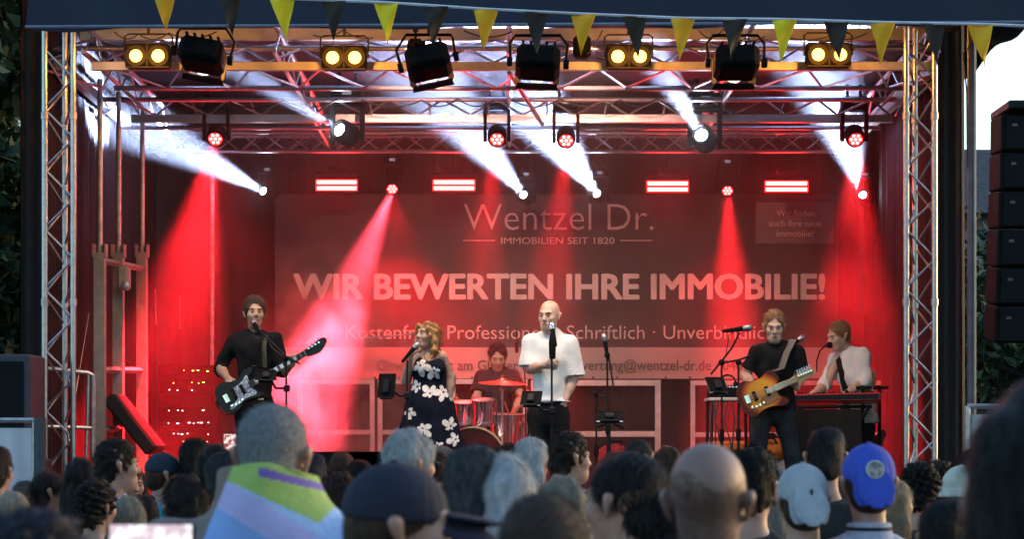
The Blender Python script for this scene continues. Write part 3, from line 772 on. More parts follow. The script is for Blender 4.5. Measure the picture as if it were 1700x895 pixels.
def head_frame(c, yaw=0, pitch=0, roll=0, s=1.0):
    return Matrix.Translation(Vector(c)) @ Euler((R(pitch), R(roll), R(yaw)), 'XYZ').to_matrix().to_4x4() @ Matrix.Diagonal((s, s, s, 1))
def add_head(f, M, fem=False, beard=False):
    E = lambda c, r, k=.03, sub=False: f.ell(c, r, k, M, sub)
    E((0, .014, .036), (.075, .095, .086))
    E((0, -.022, -.03), (.060 if not fem else .056, .072, .085), .03)
    E((0, -.052, -.096), (.034 if not fem else .027, .030, .026), .035)
    for q in (-1, 1):
        f.cap((q * .012, -.090, .024), (q * .042, -.078, .028), .011, .010, .02, M)
        E((q * .041, -.066, -.022), (.021, .022, .022), .03)
        E((q * .031, -.105, .004), (.016, .013, .009), .016, True)
        f.cap((q * .076, .006, -.030), (q * .087, .020, .014), .010, .018, .01, M, sq=((1, 0, 0), .6))
    f.cap((0, -.091, .010), (0, -.113, -.026), .0085, .0125, .014, M)
    E((0.011, -.104, -.032), (.008, .009, .007), .008); E((-.011, -.104, -.032), (.008, .009, .007), .008)
    E((0, -.089, -.060), (.022, .013, .006), .006); E((0, -.087, -.070), (.020, .013, .007), .006)
    E((0, -.104, -.0655), (.022, .012, .0022), .005, True)
    if beard: E((0, -.045, -.085), (.052, .050, .045), .03)
def add_hand(f, w, d, p, s, curl=.5, sc=1.0, fist=False):
    """palm and five fingers: w wrist, d along the hand, p palm side, s thumb side"""
    w = Vector(w); d = Vector(d).normalized(); s = Vector(s); s = (s - d * s.dot(d)).normalized(); p0 = Vector(p); p = d.cross(s)
    if p.dot(p0) < 0: p = -p
    f.cap(w, w + d * .075 * sc, .026 * sc, .036 * sc, .015, sq=(p, .5))
    for i in range(4):
        Ls = [.95, 1.06, 1.0, .78][i]; q = w + d * (.078 - .004 * abs(i - 1.2)) * sc + s * (1.5 - i) * .0205 * sc; a = 0
        for j, L in enumerate((.042, .028, .022)):
            a += curl * (1.0 if j == 0 else 1.25)
            e = q + (d * math.cos(a) + p * math.sin(a)) * L * Ls * sc + s * (1.5 - i) * .0012
            f.cap(q, e, (.0098 - .0008 * j) * sc, (.0092 - .0008 * j) * sc, .004); q = e
    q = w + d * .022 * sc + s * .022 * sc
    e = q + (d * .62 + s * .62 + p * .35).normalized() * .045 * sc; f.cap(q, e, .015 * sc, .0115 * sc, .010)
    e2 = e + (d * .8 + s * (.25 - .5 * curl) + p * (.2 + .6 * curl)).normalized() * .034 * sc; f.cap(e, e2, .0112 * sc, .0088 * sc, .004)

SKIN = mat('skin', (.47, .27, .19), .5, 0, .10, 20, .05, 90)
SKINP = mat('pale_skin', (.55, .34, .26), .5, 0, .10, 20, .05, 90)
SKINT = mat('tattooed_skin', (.42, .24, .17), .5, 0, 0, 26, .0, col2=(.13, .09, .085))
LIPS = mat('lips', (.38, .12, .10), .45)
EYE = mat('dark_eye', (.07, .045, .035), .2)
BLKCLOTH = mat('black_cloth', (.008, .008, .009), .9, 0, .2, 10, .25, 60, spec=.2)
WHTCLOTH = mat('white_cotton', (.74, .73, .72), .85, 0, .05, 6, .2, 40)
JEANS = mat('dark_jeans', (.013, .015, .020), .9, 0, .3, 14, .2, 120)
SHOE = mat('dark_shoe', (.02, .018, .016), .5)
HBROWN = mat('brown_hair', (.060, .026, .013), .5, 0, .5, 40, .6, 160, stretch=(1, 1, .25))
HGINGER = mat('ginger_hair', (.30, .15, .07), .5, 0, .3, 40, .6, 160, stretch=(1, 1, .25))
HBLOND = mat('blond_wavy_hair', (.40, .20, .075), .5, 0, .5, 30, .6, 120, stretch=(1, 1, .25))
HDARK = mat('dark_hair', (.010, .008, .007), .5, 0, .5, 40, .6, 160, stretch=(1, 1, .25))

def person(name, label, base, sp, group=None):
    """sp: joints in world coordinates"""
    t = thing(name, label, 'person', base, 0, group)
    B = Vector(base); L = lambda q: Vector(q) - B
    sh, el, wr, hip, kn, an = ([L(q) for q in sp[k]] for k in ('sh', 'el', 'wr', 'hip', 'kn', 'an'))
    hc = L(sp['head']); hs = sp.get('hs', 1.0); M = head_frame(hc, sp.get('yaw', 0), sp.get('pitch', 0), sp.get('roll', 0), hs)
    g_ = sp.get('girth', 1.0); fem = sp.get('fem', False)
    allp = sh + el + wr + hip + kn + an + [hc]
    lo = [min(p[i] for p in allp) - .26 for i in range(3)]; hi = [max(p[i] for p in allp) + .26 for i in range(3)]
    lo[2] = -.02
    vox = .0075
    ms = (sh[0] + sh[1]) / 2; mh = (hip[0] + hip[1]) / 2; fw = Vector((0, -1, 0)); ax = (sh[1] - sh[0]).normalized()
    up = (ms - mh).normalized(); fwd = ax.cross(up) * -1
    if fwd.y > 0: fwd = -fwd
    nk = ms + up * .035 - fwd * .012
    at = lambda u, d=0: mh.lerp(ms, u) + fwd * d
    def torso(f, e, bust=True):
        w = (sh[1] - sh[0]).length / 2
        for q in (0, 1): f.cap(ms.lerp(sh[q], .25) - up * .05, ms.lerp(sh[q], .84) - up * .03, .075 + e, .052 + e, .05)
        for q in (0, 1): f.cap(nk + up * .03, ms.lerp(sh[q], .7) + up * .005, .045 + e * .6, .035 + e, .05)
        MT = Matrix((ax, -fwd, up)).transposed().to_4x4()
        for u, rx, ry, rz in ((.76, w * .84, .115, .17), (.42, w * .74 if not fem else w * .66, .105 if not fem else .09, .18), (.05, w * .80 if not fem else w * .88, .115, .15)):
            MT.translation = at(u); f.ell((0, 0, 0), (rx * g_ + e, ry * g_ + e, rz + e), .06, MT)
        if fem and bust:
            for q in (-1, 1): f.ell(at(.70, .085) + ax * q * .075, (.062 + e, .058 + e, .062 + e), .05)
    # ---- body
    f = Field(lo, hi, vox); torso(f, -.012); add_head(f, M, fem, sp.get('beard', False))
    f.cap(nk, M @ Vector((0, .018, -.06)), .056 if not fem else .046, .050 if not fem else .043, .035)
    rA = .88 if fem else 1.0
    for q in (0, 1):
        f.cap(sh[q].lerp(el[q], .05), el[q], .046 * rA, .040 * rA, .03); f.cap(el[q], wr[q], .041 * rA, .027 * rA, .02); f.cap(el[q], el[q].lerp(wr[q], .45), .040 * rA, .038 * rA, .03)
        h = sp['hand'][q]; add_hand(f, wr[q], h[0], h[1], h[2], h[3], h[4] if len(h) > 4 else .98)
        f.cap(hip[q], kn[q], .078, .052, .04); f.cap(kn[q], kn[q].lerp(an[q], .4) + Vector((0, .015, 0)), .05, .05, .03); f.cap(kn[q], an[q], .048, .034, .03)
        f.cap(an[q] + Vector((0, .03, -.05)), an[q] + Vector((0, -.14, -.06)), .03, .026, .03)
    V, Q = f.mesh(2); c = V[Q].mean(1)
    Mi = np.array(M.inverted()); hl = c @ Mi[:3, :3].T + Mi[:3, 3]
    mi = np.zeros(len(Q), int)
    mi[((hl[:, 0] / .024) ** 2 + ((hl[:, 2] + .0655) / .011) ** 2 < 1) & (hl[:, 1] < -.07)] = 1
    if sp.get('tattoo') is not None:
        q = sp['tattoo']; a, b = np.array(sh[q]), np.array(wr[q])
        dist = np.linalg.norm(c - np.array(el[q]), axis=1); mi[(dist < .33) & (c[:, 2] < sh[q].z - .02) & (c[:, 2] > wr[q].z + .02) & (np.abs(c[:, 0] - el[q].x) < .1)] = 2
    link('body', V, Q, [sp.get('skin', SKIN), LIPS, SKINT], t, mi)
    for q in (-1, 1):
        m = MB(); m.ell((q * .031, -.0905, .002), (.0105, .007, .0042), M); m.build('eye', EYE, t, local=True)
        m = MB(); m.tube([(q * .014, -.1005, .024), (q * .030, -.098, .029), (q * .046, -.086, .026)], .0026, 6, M=M); m.build('eyebrow', sp.get('brow', HBROWN), t, local=True)
    # ---- top
    if sp.get('top'):
        T = sp['top']; f = Field(lo, hi, vox); e = T.get('e', .014); torso(f, e)
        hem = T['hem']; f.cap(at(.1), Vector((mh.x, mh.y, L((0, 0, hem)).z)), (.165 + e) * g_, (.172 + e) * g_, .05, sq=(fwd, .68), cut=True)
        for q in (0, 1):
            sl = T['sleeve'][q] if isinstance(T['sleeve'], (list, tuple)) else T['sleeve']
            r0 = T.get('r', .072)
            if sl <= 1: f.cap(sh[q].lerp(el[q], .06), sh[q].lerp(el[q], sl), r0 * .82, r0 * T.get('flare', .95), .05, cut=True)
            else:
                f.cap(sh[q].lerp(el[q], .02), el[q], r0 * .92, r0 * .82, .045); f.cap(el[q], el[q].lerp(wr[q], sl - 1), r0 * .84, r0 * .72, .02, cut=True)
        f.cap(nk, nk + up * .06 + fwd * -.005, .06 + e * .5, .054 + e * .5, .03)
        f.plane(nk + up * .052, up * .94 - fwd * .34)
        f.plane((0, 0, L((0, 0, hem)).z), (0, 0, -1))
        if T.get('open'):
            xo = T['open']; p_ = ms + ax * xo[0]; q_ = mh + ax * xo[1]
            f.cap(p_ + fwd * .12 + up * .1, q_ + fwd * .16 - up * .35, xo[2], xo[3], .012, sub=True)
        V, Q = f.mesh(2); V = folds(V, Q, T.get('amp', .007), T.get('freq', 1.), 3); link(T.get('name', 'shirt'), V, Q, T['mat'], t)
    if sp.get('under'):
        f = Field(lo, hi, vox); torso(f, .004); f.plane(nk + up * .03, up * .9 - fwd * .4); V, Q = f.mesh(2); link('undershirt', V, Q, sp['under'], t)
    # ---- trousers
    if sp.get('trousers'):
        f = Field(lo, hi, vox); e = .012
        MT = Matrix((ax, -fwd, up)).transposed().to_4x4(); MT.translation = at(.04); w = (sh[1] - sh[0]).length / 2
        f.ell((0, 0, 0), (w * .82 * g_ + e, .118 * g_ + e, .18), .05, MT)
        wd = sp.get('leg', 1.0)
        for q in (0, 1):
            f.cap(hip[q], kn[q], .098 * wd, .074 * wd, .035); f.cap(kn[q], an[q] + Vector((0, 0, -.02)), .074 * wd, .062 * wd, .02, cut=True)
        f.plane(at(.24), up); V, Q = f.mesh(2); V = folds(V, Q, .006, 1.2, 5); link('trousers', V, Q, sp['trousers'], t)
    for q in (0, 1):
        f = Field([an[q].x - .1, an[q].y - .28, -.01], [an[q].x + .1, an[q].y + .15, .16], .008)
        f.cap((an[q].x, an[q].y + .03, .045), (an[q].x, an[q].y - .16, .035), .045, .04, .03); f.cap((an[q].x, an[q].y, .1), (an[q].x, an[q].y, .05), .042, .046, .03); f.plane((0, 0, .0), (0, 0, -1))
        V, Q = f.mesh(1); link('shoe', V, Q, SHOE, t)
    return t, M, L
def short_hair(t, M, mt, n=1500, top=.012, seed=0, front=-.070, length=.022, crown=True, side=-.03):
    s_ = M.to_scale()[0]; f = Field([-.13, -.14, -.16], [.13, .15, .17], .006)
    f.ell((0, .016, .042), (.079 + top * .3, .098 + top * .3, .086 + top), .02)
    f.ell((0, .05, -.02), (.060, .062, .075), .02)
    if top > .02: f.ell((0.012, -.06, .10), (.055, .045, .028), .03)
    f.ell((0, -.120, -.040), (.080, .085, .140), .012, sub=True)
    for q in (-1, 1): f.ell((q * .085, -.03, side - .035), (.05, .05, .055), .01, sub=True)
    for q in (-1, 1): f.ell((q * .092, .014, -.022), (.032, .036, .042), .01, sub=True)
    f.plane((0, 0, -.075), (0, -.3, -1)); f.plane((0, front - .03, .03), (0, -1, -.15))
    V, Q = f.mesh(1); r = np.random.default_rng(seed)
    N = normals(V, Q); V = V + N * (.0035 * (np.sin(V @ np.array([90, 40, 50.]) + seed) + np.sin(V @ np.array([-60, 80, 40.]))))[:, None]
    vs, q, tr = strands(V, Q, n * 3, length, .0010, (.15, .6, .1), V[:, 2] > -.05, seed, .5); o = len(V)
    V = np.concatenate([V, vs]); Q2 = np.concatenate([Q, q + o]); Mn = np.array(M); V = V @ Mn[:3, :3].T + Mn[:3, 3]
    return link('hair', V, Q2, mt, t, tris=(tr + o).tolist())
# ================================================================ THE BAND
def J(px, py, Y): return P(px, py, Y)
def lerp(a, b, u): return Vector(a).lerp(Vector(b), u)

# ---- bass player ---------------------------------------------------------
Y = 15.8
bass_sp = dict(sh=[J(388, 566, Y), J(455, 565, Y - .02)], el=[J(366, 612, Y + .04), J(468, 617, Y - .02)], wr=[J(377, 627, Y - .16), J(484, 606, Y - .20)],
    hip=[J(410, 678, Y + .02), J(440, 678, Y + .02)], kn=[J(405, 768, Y - .02), J(448, 768, Y - .02)], an=[J(398, 850, Y), J(456, 850, Y)], head=J(423, 521, Y - .05), hs=1.06, yaw=14, pitch=-4,
    hand=[((.35, -.5, -.75), (.2, .9, 0), (.9, -.2, .2), .55), ((.45, -.25, .75), (-.2, -.9, .1), (-.7, 0, .5), .95)],
    top=dict(mat=BLKCLOTH, hem=P(0, 662, Y).z, sleeve=(1.35, 1.4), r=.068, amp=.008, name='black_shirt'), trousers=BLKCLOTH, skin=SKIN)
bp_, BM, _ = person('person', 'man in black shirt with glasses singing and playing a black bass', (P(424, 0, Y).x, Y, SF), bass_sp)
short_hair(bp_, BM, HBROWN, 1400, .019, 1)
m = MB()
for q in (-1, 1): m.tube([BM @ Vector((q * .033 + .026 * math.cos(k * math.pi / 6), -.110 + .006 * abs(math.cos(k * math.pi / 6)), .004 + .019 * math.sin(k * math.pi / 6))) for k in range(13)], .0052, 5)
m.tube([BM @ Vector((-.008, -.112, .008)), BM @ Vector((.008, -.112, .008))], .0025, 5)
for q in (-1, 1): m.tube([BM @ Vector((q * .059, -.105, .008)), BM @ Vector((q * .080, -.03, .012)), BM @ Vector((q * .082, .02, .004))], .0025, 5)
m.build('glasses', BLACKM, bp_)
m = MB(); m.box(P(433, 661, Y - .155), (.05, .02, .03)); m.build('belt_buckle', CHROME, bp_, False)

# ---- floral dress singer ---------------------------------------------------
Y = 15.5
wsp = dict(sh=[J(694, 590, Y + .02), J(733, 589, Y)], el=[J(674, 632, Y + .04), J(749, 626, Y + .03)], wr=[J(682, 592, Y - .16), J(746, 665, Y - .04)],
    hip=[J(700, 668, Y), J(728, 668, Y)], kn=[J(702, 765, Y - .02), J(730, 765, Y - .02)], an=[J(700, 850, Y), J(734, 850, Y)], head=J(710, 558, Y - .03), hs=.96, yaw=-48, pitch=-10, fem=True,
    hand=[((.25, -.25, .75), (.6, -.5, 0), (.2, -.9, .2), .95), ((-.05, -.1, -1), (-.9, .1, 0), (-.2, -.9, 0), .22)], skin=SKIN, tattoo=1, girth=.92)
wp, WM, WL = person('person', 'woman in navy dress with big white flowers singing into a handheld microphone', (P(713, 0, Y).x, Y, SF), wsp)
# dress: bodice and flared skirt in one mesh, flowers are its print
B = Vector((P(713, 0, Y).x, Y, SF)); l_ = lambda px, py, Yy=Y: P(px, py, Yy) - B
f = Field([-.42, -.36, .35], [.42, .36, 1.6], .0075)
for a, b in (((700, 606), (702, 634)), ((726, 605), (724, 634))): f.cap(l_(*a), l_(*b), .066, .066, .05)
MT = Matrix.Translation(l_(713, 616)); f.ell((0, 0, 0), (.125, .110, .12), .04, MT)
for px in (701, 727): f.ell(l_(px, 612, Y - .085), (.070, .065, .065), .04)
for px in (699, 729): f.cap(l_(px, 585, Y + .01), l_(px, 606), .036, .045, .02, sq=((1, 0, 0), .75))
f.cap(l_(712, 632), l_(713, 680), .125, .20, .04, sq=((0, 1, 0), .85)); f.cap(l_(713, 680), l_(713, 745), .20, .285, .04, sq=((0, 1, 0), .8), cut=True)
f.cap(l_(713, 576, Y - .16), l_(712, 608, Y - .17), .085, .03, .01, sub=True); f.cap(l_(714, 572, Y + .1), l_(714, 585, Y + .12), .085, .05, .01, sub=True)
for px in (682, 746): f.cap(l_(px - 2, 580), l_(px, 604), .045, .036, .012, sub=True)
V, Q = f.mesh(2)
zz = V[:, 2]; top = l_(0, 640).z; ang = np.arctan2(V[:, 1], V[:, 0]); fl = np.clip((top - zz) / .5, 0, 1)
Rr = 1 + .085 * fl * np.sin(ang * 9 + 1.5 * np.sin(ang * 2)); V[:, 0] *= Rr; V[:, 1] *= Rr
V = folds(V, Q, .004, 1, 8)
c = V[Q].mean(1); nrm = normals(V, Q)[Q].mean(1); mi = np.zeros(len(Q), int)
flowers = [(699, 608, .078, .2), (722, 617, .062, 1.0), (694, 643, .055, .5), (715, 654, .066, .2), (737, 652, .070, 0.6), (680, 684, .055, .3), (703, 712, .074, .8), (749, 708, .062, 1.1), (757, 730, .06, .4), (728, 740, .04, .7)]
for px, py, r_, ph in flowers:
    o = l_(px, py); dx = c[:, 0] - o.x; dz = c[:, 2] - o.z; rad = np.hypot(dx, dz); th = np.arctan2(dz, dx) + ph
    pet = r_ * (.16 + 1.05 * np.abs(np.cos(2.5 * th + .25 * np.sin(th * 2 + px))) ** .6 * (.72 + .38 * np.sin(th + ph * 3 + px)))
    mi[(rad < pet) & (rad > .008) & (c[:, 1] < .02)] = 1
    mi[(rad < .010) & (c[:, 1] < .02)] = 2
for k in range(12):
    a = k * .5 + .2; o = Vector((0, 0, .5 + .55 * ((k * .37) % 1))); th0 = .1 + a * .48
    dx = (np.arctan2(c[:, 1], c[:, 0]) - th0) * .2; dz = c[:, 2] - o.z; rad = np.hypot(dx, dz); th = np.arctan2(dz, dx)
    mi[(rad < .06 * (.3 + .9 * np.abs(np.cos(2.5 * th + k)) ** .8)) & (c[:, 1] > .04)] = 1
link('dress', V, Q, [mat('navy_dress_cloth', (.005, .007, .016), .9, 0, .15, 8, spec=.15), mat('white_flower_print', (.72, .66, .62), .8, 0, .12, 30), mat('flower_centre', (.12, .03, .03), .8)], wp, mi)
# wavy bob
f = Field([-.17, -.17, -.24], [.17, .19, .17], .006)
f.ell((0, .020, .042), (.080, .100, .089), .02); f.ell((0, .055, -.05), (.080, .070, .11), .04)
for q in (-1, 1): f.cap((q * .074, .01, .03), (q * .086, .03, -.12), .026, .032, .03); f.cap((q * .05, -.07, .085), (q * .080, -.035, .0), .018, .020, .02)
f.ell((0, -.115, -.055), (.066, .085, .125), .012, sub=True); f.cap((0, .01, -.09), (0, .0, -.25), .05, .05, .02, sub=True)
V, Q = f.mesh(1); N = normals(V, Q); V = V + N * (.010 * np.sin(V[:, 2] * 75 + 2.2 * np.sin(V[:, 0] * 45) + V[:, 1] * 30))[:, None]
vs, q, tr = strands(V, Q, 2600, .05, .0012, (0, .1, -1), None, 4, .25); o = len(V); V = np.concatenate([V, vs]); Q = np.concatenate([Q, q + o]); Mn = np.array(WM)
link('hair', V @ Mn[:3, :3].T + Mn[:3, 3], Q, HBLOND, wp, tris=(tr + o).tolist())
m = MB(); wv = P(746, 664, 15.5 - .04); m.lathe([(.033, -.012), (.036, 0), (.033, .012)], Matrix.Translation(wv), 14); m.rbox(wv + Vector((-.005, -.036, 0)), (.034, .012, .034), .004); m.build('wristwatch', mat('pale_watch', (.5, .6, .4), .3), wp)
m = MB(); m.tube([P(702, 583, Y - .10), P(706, 596, Y - .16), P(709, 604, Y - .175), P(714, 596, Y - .16), P(722, 583, Y - .10)], .003, 5); m.build('necklace', mat('gold', (.7, .45, .15), .25, 1), wp)

# ---- bald singer -----------------------------------------------------------
Y = 15.5
ssp = dict(sh=[J(881, 567, Y), J(945, 567, Y + .02)], el=[J(880, 612, Y - .02), J(951, 629, Y + .03)], wr=[J(903, 607, Y - .27), J(938, 665, Y - .04)],
    hip=[J(896, 690, Y), J(926, 690, Y)], kn=[J(888, 780, Y - .02), J(934, 780, Y - .02)], an=[J(884, 860, Y), J(940, 860, Y)], head=J(912, 525, Y - .05), hs=1.06, yaw=-24, pitch=4,
    hand=[((.9, -.1, -.02), (.1, .6, -.6), (.1, -.4, .9), .75, 1.05), ((-.12, -.12, -1), (-.8, .4, 0), (-.5, -.9, 0), .28, 1.05)],
    top=dict(mat=WHTCLOTH, hem=P(0, 667, Y).z, sleeve=.93, r=.086, flare=1.12, amp=.0065, e=.020, freq=.8, name='white_tshirt'), trousers=BLKCLOTH, skin=SKINP, leg=1.05, beard=True, brow=HDARK)
sp_, SM, _ = person('person', 'bald man in oversized white tshirt singing at a straight microphone stand', (P(911, 0, Y).x, Y, SF), ssp)
m = MB(); m.ell((0, -.055, -.098), (.047, .047, .033), SM); m.build('stubble', mat('short_stubble', (.42, .265, .20), .8, 0, .3, 60), sp_)
m = MB(); m.tube([SM @ Vector(q) for q in ((.088, .0, -.01), (.105, .03, .01), (.112, .05, -.03), (.10, .06, -.09), (.07, .06, -.14))], .004, 6); m.build('earphone_cable', mat('clear_cable', (.8, .5, .5), .3), sp_)
m = MB(); m.ell((0, -.103, -.0655), (.017, .006, .0045), SM); m.build('teeth', mat('teeth', (.75, .72, .68), .3), sp_)

# ---- guitarist --------------------------------------------------------------
Y = 15.8
gsp = dict(sh=[J(1258, 584, Y), J(1322, 584, Y)], el=[J(1238, 624, Y + .05), J(1329, 624, Y)], wr=[J(1249, 641, Y - .17), J(1323, 644, Y - .19)],
    hip=[J(1268, 676, Y + .02), J(1299, 676, Y + .02)], kn=[J(1254, 757, Y - .04), J(1315, 757, Y)], an=[J(1246, 850, Y - .02), J(1326, 850, Y + .02)], head=J(1285, 543, Y - .06), hs=1.04, yaw=-4, pitch=14,
    hand=[((.85, -.2, -.25), (.1, .8, -.2), (.1, -.2, .9), .55), ((-.25, -.3, .75), (.1, -.9, .1), (-.7, .0, .5), .95)],
    top=dict(mat=BLKCLOTH, hem=P(0, 680, Y).z, sleeve=.72, r=.072, flare=1.05, amp=.008, e=.018, name='black_tshirt'), trousers=JEANS, skin=SKINP, beard=True, brow=HGINGER)
gp, GM, _ = person('person', 'man in black tshirt and dark jeans looking down at his sunburst guitar', (P(1285, 0, Y).x, Y, SF), gsp)
short_hair(gp, GM, HGINGER, 1600, .009, 3, length=.018)
m = MB(); m.ell((0, -.058, -.100), (.044, .046, .034), GM); m.build('beard', mat('short_ginger_beard', (.32, .18, .115), .8, 0, .4, 60), gp)
m = MB(); c = P(1308, 671, Y - .17); m.rbox(c, (.06, .03, .09), .01); m.build('belt_pack', BLACK, gp)

# ---- keyboard player ---------------------------------------------------------
Y = 17.0
ksp = dict(sh=[J(1390, 597, Y + .08), J(1434, 593, Y - .12)], el=[J(1372, 640, Y - .02), J(1432, 636, Y - .22)], wr=[J(1346, 656, Y - .22), J(1402, 655, Y - .30)],
    hip=[J(1412, 684, Y + .06), J(1436, 684, Y - .08)], kn=[J(1400, 768, Y + .06), J(1434, 768, Y - .08)], an=[J(1406, 848, Y + .10), J(1444, 848, Y - .04)], head=J(1392, 559, Y - .08), hs=1.05, yaw=-62, pitch=14,
    hand=[((-.85, -.25, -.12), (0, 0, -1), (.2, -.9, .1), .35), ((-.85, -.25, -.12), (0, 0, -1), (.1, -.9, .1), .35)],
    top=dict(mat=WHTCLOTH, hem=P(0, 703, Y).z, sleeve=(1.25, 1.15), r=.078, amp=.010, e=.03, name='white_open_shirt', open=(-.095, -.075, .07, .14)), under=BLKCLOTH, trousers=JEANS, skin=SKINP, brow=HGINGER)
kp, KM, _ = person('person', 'keyboard player in open white shirt over black leaning into a gooseneck microphone', (P(1424, 0, Y).x, Y, SF), ksp)
short_hair(kp, KM, HGINGER, 1600, .005, 4, side=-.01)
m = MB(); c = J(1405, 654, Y - .295); m.lathe([(.036, -.015), (.038, 0), (.036, .015)], Matrix.Translation(c) @ Matrix.Rotation(R(80), 4, 'Y'), 14); m.build('wristwatch', BLACKM, kp)

# ---- drummer --------------------------------------------------------------------
Y = 18.3
dsp = dict(sh=[J(800, 624, Y), J(852, 624, Y)], el=[J(791, 662, Y - .10), J(866, 660, Y - .10)], wr=[J(806, 684, Y - .33), J(851, 688, Y - .33)],
    hip=[J(812, 722, Y + .05), J(840, 722, Y + .05)], kn=[J(796, 728, Y - .38), J(858, 728, Y - .38)], an=[J(798, 803, Y - .40), J(860, 803, Y - .40)], head=J(826, 594, Y - .07), hs=1.05, yaw=4, pitch=20,
    hand=[((.3, -.7, -.2), (.2, .2, -.9), (.9, .2, 0), .9), ((-.3, -.7, -.2), (-.2, .2, -.9), (-.9, .2, 0), .9)],
    top=dict(mat=mat('dark_tshirt', (.02, .018, .02), .85, 0, .2, 8), hem=P(0, 722, Y).z, sleeve=.7, r=.078, amp=.007, e=.018, name='dark_tshirt'), trousers=BLKCLOTH, skin=SKIN, brow=HDARK)
dp, DM, _ = person('person', 'drummer in dark tshirt looking down behind the red drum kit', (P(826, 0, Y).x, Y, SF + .20), dsp)
short_hair(dp, DM, HDARK, 1200, .014, 5)
for a, b in (((812, 690), (798, 668)), ((846, 692), (838, 668))):
    m = MB(); m.tube([P(*a, Y - .36), P(*b, Y - .62)], .007, 6); tag(m.build('drumstick', mat('pale_wood', (.55, .38, .2), .5)), 'pale wooden drumstick held over the %s' % ('small chrome rack toms' if a[0] < 820 else 'large tom near the white tshirt'), 'drumstick', 'drumsticks')
# ================================================================ INSTRUMENTS AND GEAR
def smooth_outline(pts, n=6):
    out = []; m_ = len(pts)
    for i in range(m_):
        p0, p1, p2, p3 = (Vector(pts[(i + k - 1) % m_]) for k in range(4))
        for k in range(n):
            u = k / n; out.append(tuple(.5 * ((2 * p1) + (-p0 + p2) * u + (2 * p0 - 5 * p1 + 4 * p2 - p3) * u * u + (-p0 + 3 * p1 - 3 * p2 + p3) * u ** 3)))
    return out
def guitar(name, label, cat, a, b, tiltf, outline, guard, body_m, guard_m, neck_m, head_m, nstr, scale, head_pts, pickups, fret_inlay=None, normal=(0, -1, .12)):
    """a = centre of the body, b = tip of the headstock (world). local x runs along the neck, y up, z out of the face"""
    x = (b - a).normalized(); z = Vector(normal); z = (z - x * z.dot(x)).normalized(); y = z.cross(x)
    M = Matrix((x, y, z)).transposed().to_4x4(); M.translation = a
    t = thing(name, label, cat, a); L = (b - a).length; H = .20; N0 = .16; N1 = L - H
    m = MB(); m.prism(smooth_outline(outline), .040, M); m.build('body', body_m, t, angle=50)
    if guard: m = MB(); m.prism(smooth_outline(guard), .004, M @ Matrix.Translation((0, 0, .0225))); m.build('pickguard', guard_m, t, angle=50)
    m = MB(); m.prism([(N0 - .06, -.030), (N1, -.022), (N1, .022), (N0 - .06, .030)], .028, M @ Matrix.Translation((0, 0, .022))); m.build('neck', neck_m, t, False)
    m = MB(); m.prism([(N0 - .04, -.029), (N1, -.021), (N1, .021), (N0 - .04, .029)], .006, M @ Matrix.Translation((0, 0, .0395))); fb = m.build('fretboard', fret_inlay[0], t, False)
    m = MB()
    for k in range(20):
        xx = N1 - (N1 + .08) * (1 - 2 ** (-k / 12)); m.box((xx, 0, .0435), (.002, .045, .002), M=M)
    m.build('frets', CHROME, t, False)
    if fret_inlay[1]:
        m = MB()
        for k in (3, 5, 7, 9, 12, 15):
            xx = N1 - (N1 + .08) * (1 - 2 ** (-(k - .5) / 12)); m.box((xx, 0, .0430), (.022, .034, .002), M=M)
        m.build('inlays', fret_inlay[1], t, False)
    m = MB(); m.prism(smooth_outline([(N1 + x_, y_) for x_, y_ in head_pts], 4), .018, M @ Matrix.Translation((0, 0, .02))); m.build('headstock', head_m, t, angle=50)
    for k in range(nstr):
        m = MB(); xx = N1 + .045 + k * (.13 / nstr); yy = .048
        m.lathe([(.008, -.015), (.009, .016)], M @ Matrix.Translation((xx, .018, .03)), 8); m.tube([M @ Vector((xx, .02, .012)), M @ Vector((xx, yy + .01, .012))], .005, 6); m.ell((xx, yy + .016, .012), (.007, .010, .005), M, 8, 6); m.build('tuning_peg', CHROME, t)
    m = MB()
    for k in range(nstr):
        yy = (k - (nstr - 1) / 2) * (.048 / nstr); m.tube([M @ Vector((-.13, yy * 1.15, .036)), M @ Vector((N1, yy * .85, .046)), M @ Vector((N1 + .06 + k * .02, .018, .034))], .0013, 4)
    m.build('strings', CHROME, t)
    m = MB(); m.rbox((-.125, 0, .028), (.045, .075, .014), .004, M); m.build('bridge', CHROME, t)
    for px_ in pickups: m = MB(); m.rbox((px_, 0, .027), (.030, .085, .012), .004, M); m.build('pickup', BLACK, t)
    for k in range(4): m = MB(); m.lathe([(.011, 0), (.011, .014), (.008, .016)], M @ Matrix.Translation((-.115 + k * .034, -.078 - .010 * math.sin(k), .021)), 10); m.build('control_knob', CHROME, t)
    return t, M
bass_out = [(-.235, .02), (-.215, .125), (-.12, .165), (-.03, .125), (.05, .12), (.13, .165), (.215, .15), (.20, .115), (.13, .075), (.125, .03), (.125, -.03), (.15, -.085), (.185, -.13), (.155, -.15), (.08, -.125), (0, -.115), (-.09, -.155), (-.18, -.15), (-.235, -.08)]
bass_out = [(a_ * .86, b_ * .84) for a_, b_ in bass_out]
bass_grd = [(-.06, .045), (.06, .075), (.135, .11), (.13, .03), (.125, -.03), (.145, -.09), (.12, -.118), (.03, -.10), (-.06, -.12), (-.16, -.125), (-.14, -.09), (-.05, -.06)]
bass_grd = [(a_ * .84, b_ * .80) for a_, b_ in bass_grd]
PEARL = mat('speckled_pearl_guard', (.10, .10, .12), .25, 0, 0, 70, col2=(.75, .75, .82))
